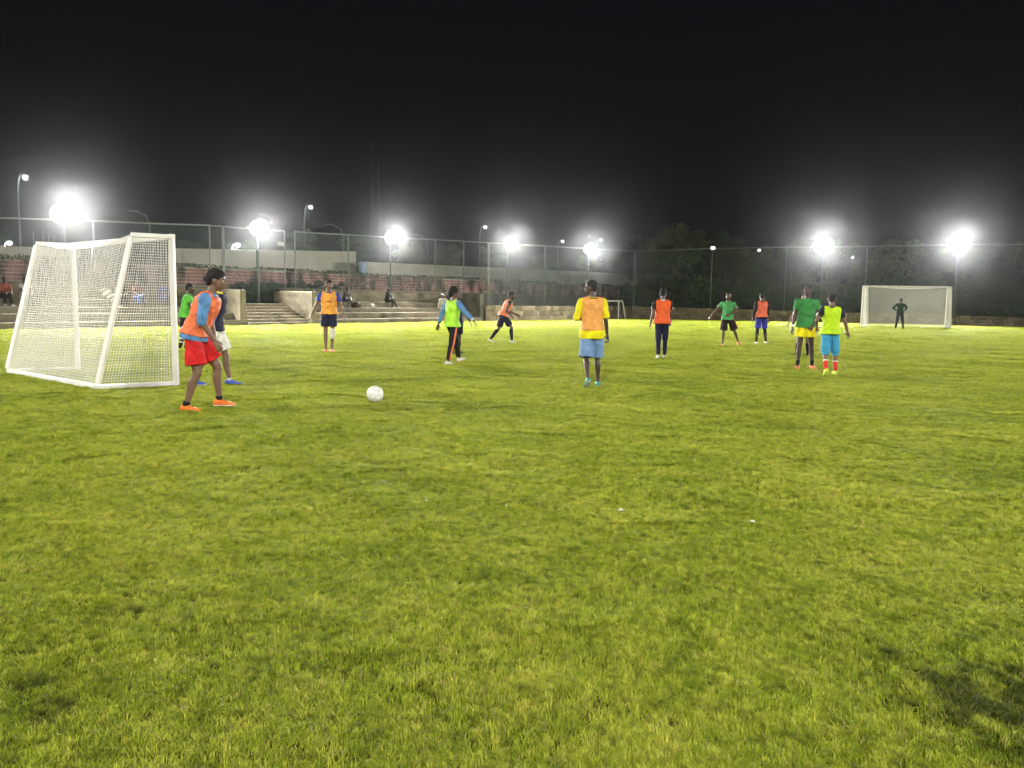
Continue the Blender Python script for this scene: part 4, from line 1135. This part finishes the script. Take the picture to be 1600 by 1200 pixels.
        m2 = MB(); rg = [(-.078, -.078, .020), (-.05, -.078, .036), (.02, -.078, .036), (.09, -.078, .046), (.15, -.076, .040), (.186, -.072, .014)]
        m2.loft([(FP_(y, z), fx * w_ * S, fz * .010 * S) for y, z, w_ in rg], 12); m2.build('sole', cloth(sp.get('sole', (.3, .3, .3)), .5), sh_, True)
    # wrist and sleeve marks
    if sp.get('wrist'):
        n, wc = sp['wrist']; w = J['w' + n]; Rf = J['Rf' + n]; m2 = MB()
        m2.loft([(w + Rf @ Vector((0, 0, z)) * S, Rf @ X * .034 * S, Rf @ Y_ * .034 * S) for z in (-.005, .02, .05)], 12); m2.build('wristband', cloth(wc), e, True)
    if sp.get('patch'):
        pc, sides = sp['patch']
        for n, s in (('R', 1), ('L', -1)):
            if n not in sides: continue
            sh, el = J['s' + n], J['e' + n]; Ra = J['Ra' + n]; m2 = MB()
            c = sh.lerp(el, sp.get('patch_t', .55)) + Ra @ Vector((s * .062, 0, 0)) * S
            m2.ell(c, Ra @ X * .014 * S, Ra @ Y_ * .042 * S, Ra @ Z_ * .042 * S, 12, 8); m2.build('sleeve_patch', cloth(pc), e, True)
    if sp.get('lettering'):
        Rt = J['Rt']; m2 = MB(); c0 = J['waist'] + Rt @ Vector((0, 0, .20)) * S
        for i in range(8):
            x = -.075 + i * .0205; y = (.115 + .042) * math.sqrt(max(0, 1 - (x / .205) ** 2)) + .016
            hh = (.016, .013, .016, .014, .016, .015, .013, .016)[i]
            m2.box(c0 + Rt @ Vector((x, y, 0)) * S, (.006 * S, .004, hh * 2 * S), Rt); m2.box(c0 + Rt @ Vector((x + .006, y, hh * (.7 if i % 2 else -.6))) * S, (.013 * S, .004, .006 * S), Rt)
        m2.build('lettering', cloth((.08, .05, .03)), e)
    return e
ORG = (.85, .20, .06); BLK = (.012, .012, .013); NAVY = (.012, .014, .04); WHT = (.72, .70, .66); LBLUE = (.11, .26, .50); NEON = (.42, .80, .05)
S0, S1, S2 = SKIN
PEOPLE = [
 dict(label='person in orange bib, light blue shirt and red shorts leaning forward beside the near goal', foot=(318, 641), top=422, face=84, lean=24, pelvis=14, skin=S2, hair='long', head=(0, 2),
      legR=(6, 4, 24, 0, 12), legL=(30, 4, 28, 0, 5), armR=(16, 6, 40, 10), armL=(14, 4, 22, 10), shirt=(LBLUE, 1.12), bib=(.86, .19, .07), bibhem=-.0, hem=-.10,
      bottom=('shorts', (.62, .018, .018), .80), loose=.042, sock=(BLK, .90), shoe=(.90, .20, .03), sole=(.75, .6, .5)),
 dict(label='person in navy shirt and white shorts partly hidden behind the player in red shorts', foot=(332, 603), top=427, face=92, lean=10, skin=S2, hair='short', head=(10, 0),
      legR=(-12, 5, 12, 0, 5), legL=(16, 5, 10, 0, 5), armR=(-12, 4, 10), armL=(-8, 4, 10), shirt=(NAVY, .6), collar=(.75, .70, .05), bottom=('shorts', (.78, .76, .70), .86), loose=.04, sock=((.6, .6, .6), .92), shoe=(.06, .12, .55), sole=WHT, patch=((.7, .68, .1), 'RL'), patch_t=.15),
 dict(label='person in bright green shirt and black shorts just behind the near goal post', foot=(286, 549), top=443, face=62, lean=12, skin=S0, hair='short', head=(15, 0),
      legR=(10, 3, 22, 0, 5), legL=(-2, 3, 14, 0, 5), armR=(20, 8, 12), armL=(-5, 10, 15), shirt=((.11, .46, .05), .55), bottom=('shorts', BLK, .80), sock=(BLK, .12, [((.65, .65, .62), .35, .45), ((.65, .65, .62), .58, .66)]), shoe=(.55, .62, .05)),
 dict(label='person in orange bib and blue shirt with white knee bandage, facing the camera', foot=(514, 551), top=438, face=170, lean=3, skin=S2, hair='top', head=(-12, 0), side=0,
      legR=(2, 0, 2, 0, 20), legL=(6, -2, 6, 0, 25), armR=(-4, 26, 14), armL=(2, 20, 14), shirt=((.03, .055, .36), .62), bib=(.90, .36, .06), bibhem=-.02, hem=.0, bottom=('shorts', NAVY, .66), loose=.03,
      knee_band=('L', (.70, .66, .56)), shoe=(.85, .25, .08), sole=(.8, .4, .2), stripe=((.2, .3, .6), 'R'), lettering=True, patch=(WHT, 'R')),
 dict(label='person in lime green bib and long black trousers with an orange side stripe', foot=(709, 570), top=450, face=52, lean=2, skin=S1, hair='afro', head=(32, 0), twist=-8,
      legR=(-12, 4, 4, 6, 5), legL=(27, 7, 10, -14, 5), armR=(8, 46, 8), armL=(-12, 24, 12), shirt=(LBLUE, 1.85), collar=WHT, bib=NEON, bibhem=-.07, bibflare=1.12, binding=BLK, bottom=('pants', BLK, 1.92), loose=.012,
      stripe=((.80, .22, .10), 'R'), shoe=WHT, sole=(.7, .35, .2), wrist=('R', WHT)),
 dict(label='person in dark shirt almost hidden behind the player in the lime bib', foot=(712, 553), top=457, face=140, lean=3, skin=S0, hair='short', legR=(2, 4, 4, 0, 8), legL=(-4, 4, 6, 0, 8), armR=(5, 10, 20), armL=(8, 22, 10),
      shirt=((.02, .028, .06), .6), collar=WHT, bottom=('shorts', BLK, .8), sock=(BLK, .4), shoe=BLK),
 dict(label='person in salmon bib and high black socks running to the right', foot=(783, 537), top=456, face=78, lean=24, pelvis=15, skin=S1, hair='top', head=(5, 0), beard=True,
      legR=(36, 3, 34, 8, 5), legL=(-18, 3, 20, 22, 5), armR=(-2, 12, 72, 15), armL=(30, 10, 60), shirt=((.02, .015, .03), .22), bib=(.90, .26, .12), bibhem=-.03, bottom=('shorts', (.014, .016, .035), .80), loose=.03,
      sock=(BLK, .10), shoe=(.6, .62, .5), sole=(.6, .65, .1)),
 dict(label='person in yellow shirt, pale orange bib and pale blue shorts seen from behind', foot=(926, 606), top=438, face=354, lean=2, skin=S0, hair='short', head=(-58, 4),
      legR=(6, 3, 6, 0, 8), legL=(-10, 2, 24, 34, 5), armR=(-2, 9, 12), armL=(4, 16, 92, 40), shirt=((.86, .72, .008), .98), sleeveL=1.12, hem=-.14, bib=(.80, .36, .085), bibhem=.0, bibflare=1.0, binding=BLK,
      bottom=('shorts', (.17, .29, .49), 1.0), loose=.044, shoe=(.06, .28, .22), sole=(.45, .5, .4)),
 dict(label='person in vivid orange bib and navy trousers walking away, black sleeves with white patches', foot=(1033, 561), top=451, face=4, lean=2, skin=S1, hair='top', head=(25, 0),
      legR=(6, 0, 4, 0, 5), legL=(-4, 0, 8, 6, 5), armR=(12, 7, 30), armL=(-4, 12, 8), shirt=(BLK, .62), collar=WHT, bib=(.90, .125, .028), bibhem=-.07, bottom=('pants', (.014, .016, .045), 1.95), loose=.012, shoe=(.6, .62, .5), patch=(WHT, 'RL')),
 dict(label='bald person in green shirt and black shorts with a red stripe, arm stretched out', foot=(1141, 541), top=458, face=200, lean=3, skin=S1, hair='bald', beard=True, head=(10, -8),
      legR=(2, 3, 4, 0, 10), legL=(-4, 20, 12, 6, 15), armR=(6, 40, 10), armL=(12, 22, 84, 60), shirt=((.085, .36, .11), .55), bottom=('shorts', (.02, .014, .012), .92), loose=.05, stripe=((.75, .08, .05), 'L'), shoe=(.85, .22, .12), sole=(.8, .3, .2), patch=(WHT, 'RL')),
 dict(label='person in coral bib, blue shorts and black leggings seen from behind', foot=(1189, 538), top=458, face=356, lean=3, skin=S1, hair='short', head=(8, 6),
      legR=(8, 9, 8, 0, 5), legL=(-2, 6, 6, 0, 10), armR=(0, 8, 12), armL=(-6, 14, 12), shirt=(BLK, 1.9), bib=(.88, .17, .08), bibhem=-.05, bottom=('shorts', (.045, .05, .36), .86), loose=.03, under=(BLK, 0, .95), shoe=WHT, sole=WHT),
 dict(label='person in yellow-green top mostly hidden behind the player in yellow shorts', foot=(1253, 556), top=459, face=215, lean=2, skin=S2, hair='short', legR=(2, 5, 4, 0, 8), legL=(-4, 2, 6, 0, 8), armR=(4, 24, 16), armL=(0, 8, 15),
      shirt=((.55, .66, .10), .55), bottom=('shorts', BLK, .8), sock=(BLK, .3), shoe=BLK),
 dict(label='person in green polo shirt and short yellow shorts looking to the left', foot=(1257, 577), top=445, face=190, lean=1, skin=S0, hair='short', head=(28, -4),
      legR=(2, 3, 2, 0, 12), legL=(-2, 6, 4, 0, 18), armR=(-2, 10, 10), armL=(-4, 14, 55, 50), shirt=((.045, .25, .058), .6), collar=(.045, .25, .058), hem=-.09, bottom=('shorts', (.86, .70, .008), .56), loose=.03, stripe=((.3, .34, .45), 'L'),
      sock=(BLK, .74), shoe=(.85, .24, .10), wrist=('R', WHT), patch=(WHT, 'L'), patch_t=.5),
 dict(label='person in neon yellow bib, turquoise knee-length trousers and red socks seen from behind', foot=(1297, 590), top=459, face=4, lean=2, skin=S2, hair='short', head=(12, 4),
      legR=(2, 4, 3, 0, 6), legL=(-4, 2, 16, 42, 2), armR=(4, 24, 16), armL=(-8, 30, 78, 30), shirt=(BLK, .62), bib=(.52, .80, .012), bibhem=-.12, bibflare=1.10, bottom=('pants', (.055, .33, .55), 1.20), loose=.026,
      sock=((.72, .05, .035), .48, [(WHT, .46, .53)]), shoe=(.70, .80, .06), sole=(.6, .75, .1), patch=(WHT, 'RL')),
 dict(label='goalkeeper in dark green top standing with hands on hips in the far goal', foot=(1405, 515), top=463, face=182, lean=1, skin=S0, hair='short', legR=(1, 8, 2, 0, 15), legL=(1, 9, 2, 0, 15), armR=(-12, 44, 96, 72), armL=(-12, 44, 96, 72),
      shirt=((.008, .04, .014), 1.9), bottom=('pants', (.02, .02, .02), 1.92), loose=.014, shoe=BLK),
 dict(label='person in white shirt and khaki trousers standing at the foot of the terrace', foot=(692, 506), top=459, face=170, lean=1, skin=S0, hair='bald', legR=(1, 2, 2, 0, 8), legL=(1, 2, 2, 0, 8), armR=(2, 8, 10), armL=(8, 12, 80, 60), shirt=((.36, .34, .32), 1.9),
      bottom=('pants', (.34, .26, .12), 1.92), loose=.016, shoe=BLK),
]
for sp in PEOPLE: person(sp)
yawF = math.degrees(math.atan2(-bL.x, -bL.y))
def seated(px, off, zs, label, **kw):
    q = onL(px, off); d = dict(label=label, foot=(px, 470), pos=(q.x, q.y, zs), seat=True, face=yawF + kw.pop('turn', 0), lean=kw.pop('lean', 14), pelvis=-6, skin=S0, hair='short', k=kw.pop('k', .98),
             legR=(100, 10, 96, 0, 8), legL=(98, 10, 94, 0, 8), armR=(45, 8, 40, 20), armL=(45, 8, 40, 20), group='spectators seated on the terrace')
    d.update(kw); person(d)
seated(539, 2.40, 1.25, 'seated spectator in blue shorts beside the dark bag on the terrace', lean=26, shirt=((.05, .05, .055), .6), bottom=('shorts', (.03, .05, .24), .8), shoe=BLK, armR=(52, 4, 16, 0))
seated(605, 2.40, 1.25, 'seated spectator in dark clothes with one leg stretched out, below the pole floodlight', lean=10, shirt=((.02, .02, .024), 1.8), bottom=('pants', (.02, .019, .022), 1.9), shoe=BLK, legL=(92, 18, 70, 0, 8), turn=-20)
seated(6, 2.40, 1.25, 'seated spectator in dull red top at the left edge', shirt=((.22, .07, .06), 1.7), bottom=('pants', (.02, .02, .025), 1.9), shoe=WHT)
seated(38, 2.40, 1.25, 'seated spectator in white top left of the near goal', shirt=((.5, .48, .46), .6), bottom=('pants', (.02, .02, .025), 1.9), shoe=BLK)
seated(213, 2.40, 1.25, 'seated spectator in dull red top and blue trousers seen through the net', shirt=((.16, .05, .055), .7), bottom=('pants', (.06, .10, .34), 1.9), shoe=BLK)
seated(254, 2.40, 1.25, 'seated spectator in blue seen through the net beside the near post', shirt=((.04, .07, .30), .7), bottom=('pants', (.03, .05, .2), 1.9), shoe=BLK)
seated(186, 2.40, 1.25, 'seated spectator in dark clothes seen through the middle of the net', shirt=((.03, .03, .035), .7), bottom=('pants', (.02, .02, .025), 1.9), shoe=BLK)

# merge every body and garment into one continuous surface
for o, vox, sm, wr, tex in REMESH:
    md = o.modifiers.new('remesh', 'REMESH'); md.mode = 'VOXEL'; md.voxel_size = vox; md.use_smooth_shade = True
    if sm: ms_ = o.modifiers.new('smooth', 'SMOOTH'); ms_.factor = .5; ms_.iterations = sm
    if wr:
        dm = o.modifiers.new('folds', 'DISPLACE'); dm.texture = tex; dm.texture_coords = 'LOCAL'; dm.strength = wr; dm.mid_level = .5
dg = bpy.context.evaluated_depsgraph_get()
new = []
for o, *_ in REMESH:
    me = bpy.data.meshes.new_from_object(o.evaluated_get(dg), depsgraph=dg)
    new.append((o, me))
for o, me in new:
    o.modifiers.clear(); o.data = me
    me.polygons.foreach_set('use_smooth', [True] * len(me.polygons))

# ================================================================== SMALL THINGS
M_BAG = mat('dark_bag_cloth', (.05, .035, .025), .8, .3, 12, .4, 40)
q = onL(557, 1.75); m_ = MB()
m_.loft([((-.30, 0, .02), (0, .12, 0), (0, 0, .02)), ((-.26, 0, .14), (0, .17, 0), (0, 0, .13)), ((-.05, 0, .20), (0, .19, 0), (0, 0, .20)), ((.16, 0, .17), (0, .18, 0), (0, 0, .165)), ((.30, 0, .08), (0, .12, 0), (0, 0, .07))], 12)
bag = empty('sports_bag', (q.x, q.y, .905), yawL); tag(bag, 'dark slumped sports bag on the terrace beside the seated spectator', 'bag')
m_.build('bag_body', M_BAG, bag, True)
m_ = MB(); m_.tube([(-.15, -.05, .33), (-.1, -.08, .44), (.05, -.08, .44), (.1, -.05, .34)], .015, 6); m_.build('handle', M_BAG, bag, True)
q = onL(582, 1.75); ball(Vector((q.x, q.y, .905)), .115, 'small white football resting on the terrace step')
q = onL(570, 1.0); m_ = MB()
sl = empty('slipper', (q.x, q.y, .63), yawL + .2); tag(sl, 'dark flat slipper lying on the lower terrace step', 'slipper')
m_.loft([((-.15, 0, .015), (0, .035, 0), (0, 0, .012)), ((-.05, 0, .015), (0, .045, 0), (0, 0, .014)), ((.08, 0, .015), (0, .055, 0), (0, 0, .014)), ((.15, 0, .015), (0, .03, 0), (0, 0, .012))], 10); m_.build('sole', M_DARKM, sl, True)
m_ = MB(); m_.tube([(.02, -.05, .02), (.03, 0, .07), (.02, .05, .02)], .02, 6); m_.build('strap', M_DARKM, sl, True)
M_PAPER = mat('paper', (.75, .74, .70), .8, .08, 20)
for (px, py, s), lb in zip(((970, 806, .030), (1175, 824, .022), (666, 790, .010), (791, 798, .010), (369, 504, .05)), ('white paper scrap in the grass below the player in yellow', 'white paper scrap in the grass right of the centre', 'tiny paper speck in the grass straight below the ball', 'tiny paper speck in the grass left of the larger scraps', 'white paper scrap at the foot of the stairway')):
    q = G(px, py); a = random.uniform(0, 3); bm = bmesh.new(); bmesh.ops.create_grid(bm, x_segments=3, y_segments=3, size=s * .6)
    for v in bm.verts: v.co.z += random.uniform(0, s * .5)
    bmesh.ops.solidify(bm, geom=bm.faces[:], thickness=.002)
    me = bpy.data.meshes.new('paper_scrap'); bm.to_mesh(me); bm.free(); me.materials.append(M_PAPER)
    o = obj('paper_scrap', me, None, (q.x, q.y, .035), (random.uniform(-.3, .3), random.uniform(-.3, .3), a)); tag(o, lb, 'paper scrap', 'paper scraps in the grass')

# ================================================================== HAZE
m = bpy.data.materials.new('night_haze'); nt, N, L = nodes_of(m); N.remove(N['Principled BSDF'])
pv = N.new('ShaderNodeVolumePrincipled'); pv.inputs['Color'].default_value = (.92, .95, 1.0, 1); pv.inputs['Density'].default_value = HAZE; pv.inputs['Anisotropy'].default_value = .97
L.new(pv.outputs[0], N['Material Output'].inputs['Volume'])
m_ = MB(); m_.box((0, 170, 18.5), (520, 470, 39)); o = m_.build('haze', m); tag(o, 'thin night haze hanging over the pitch', 'haze', kind='stuff')
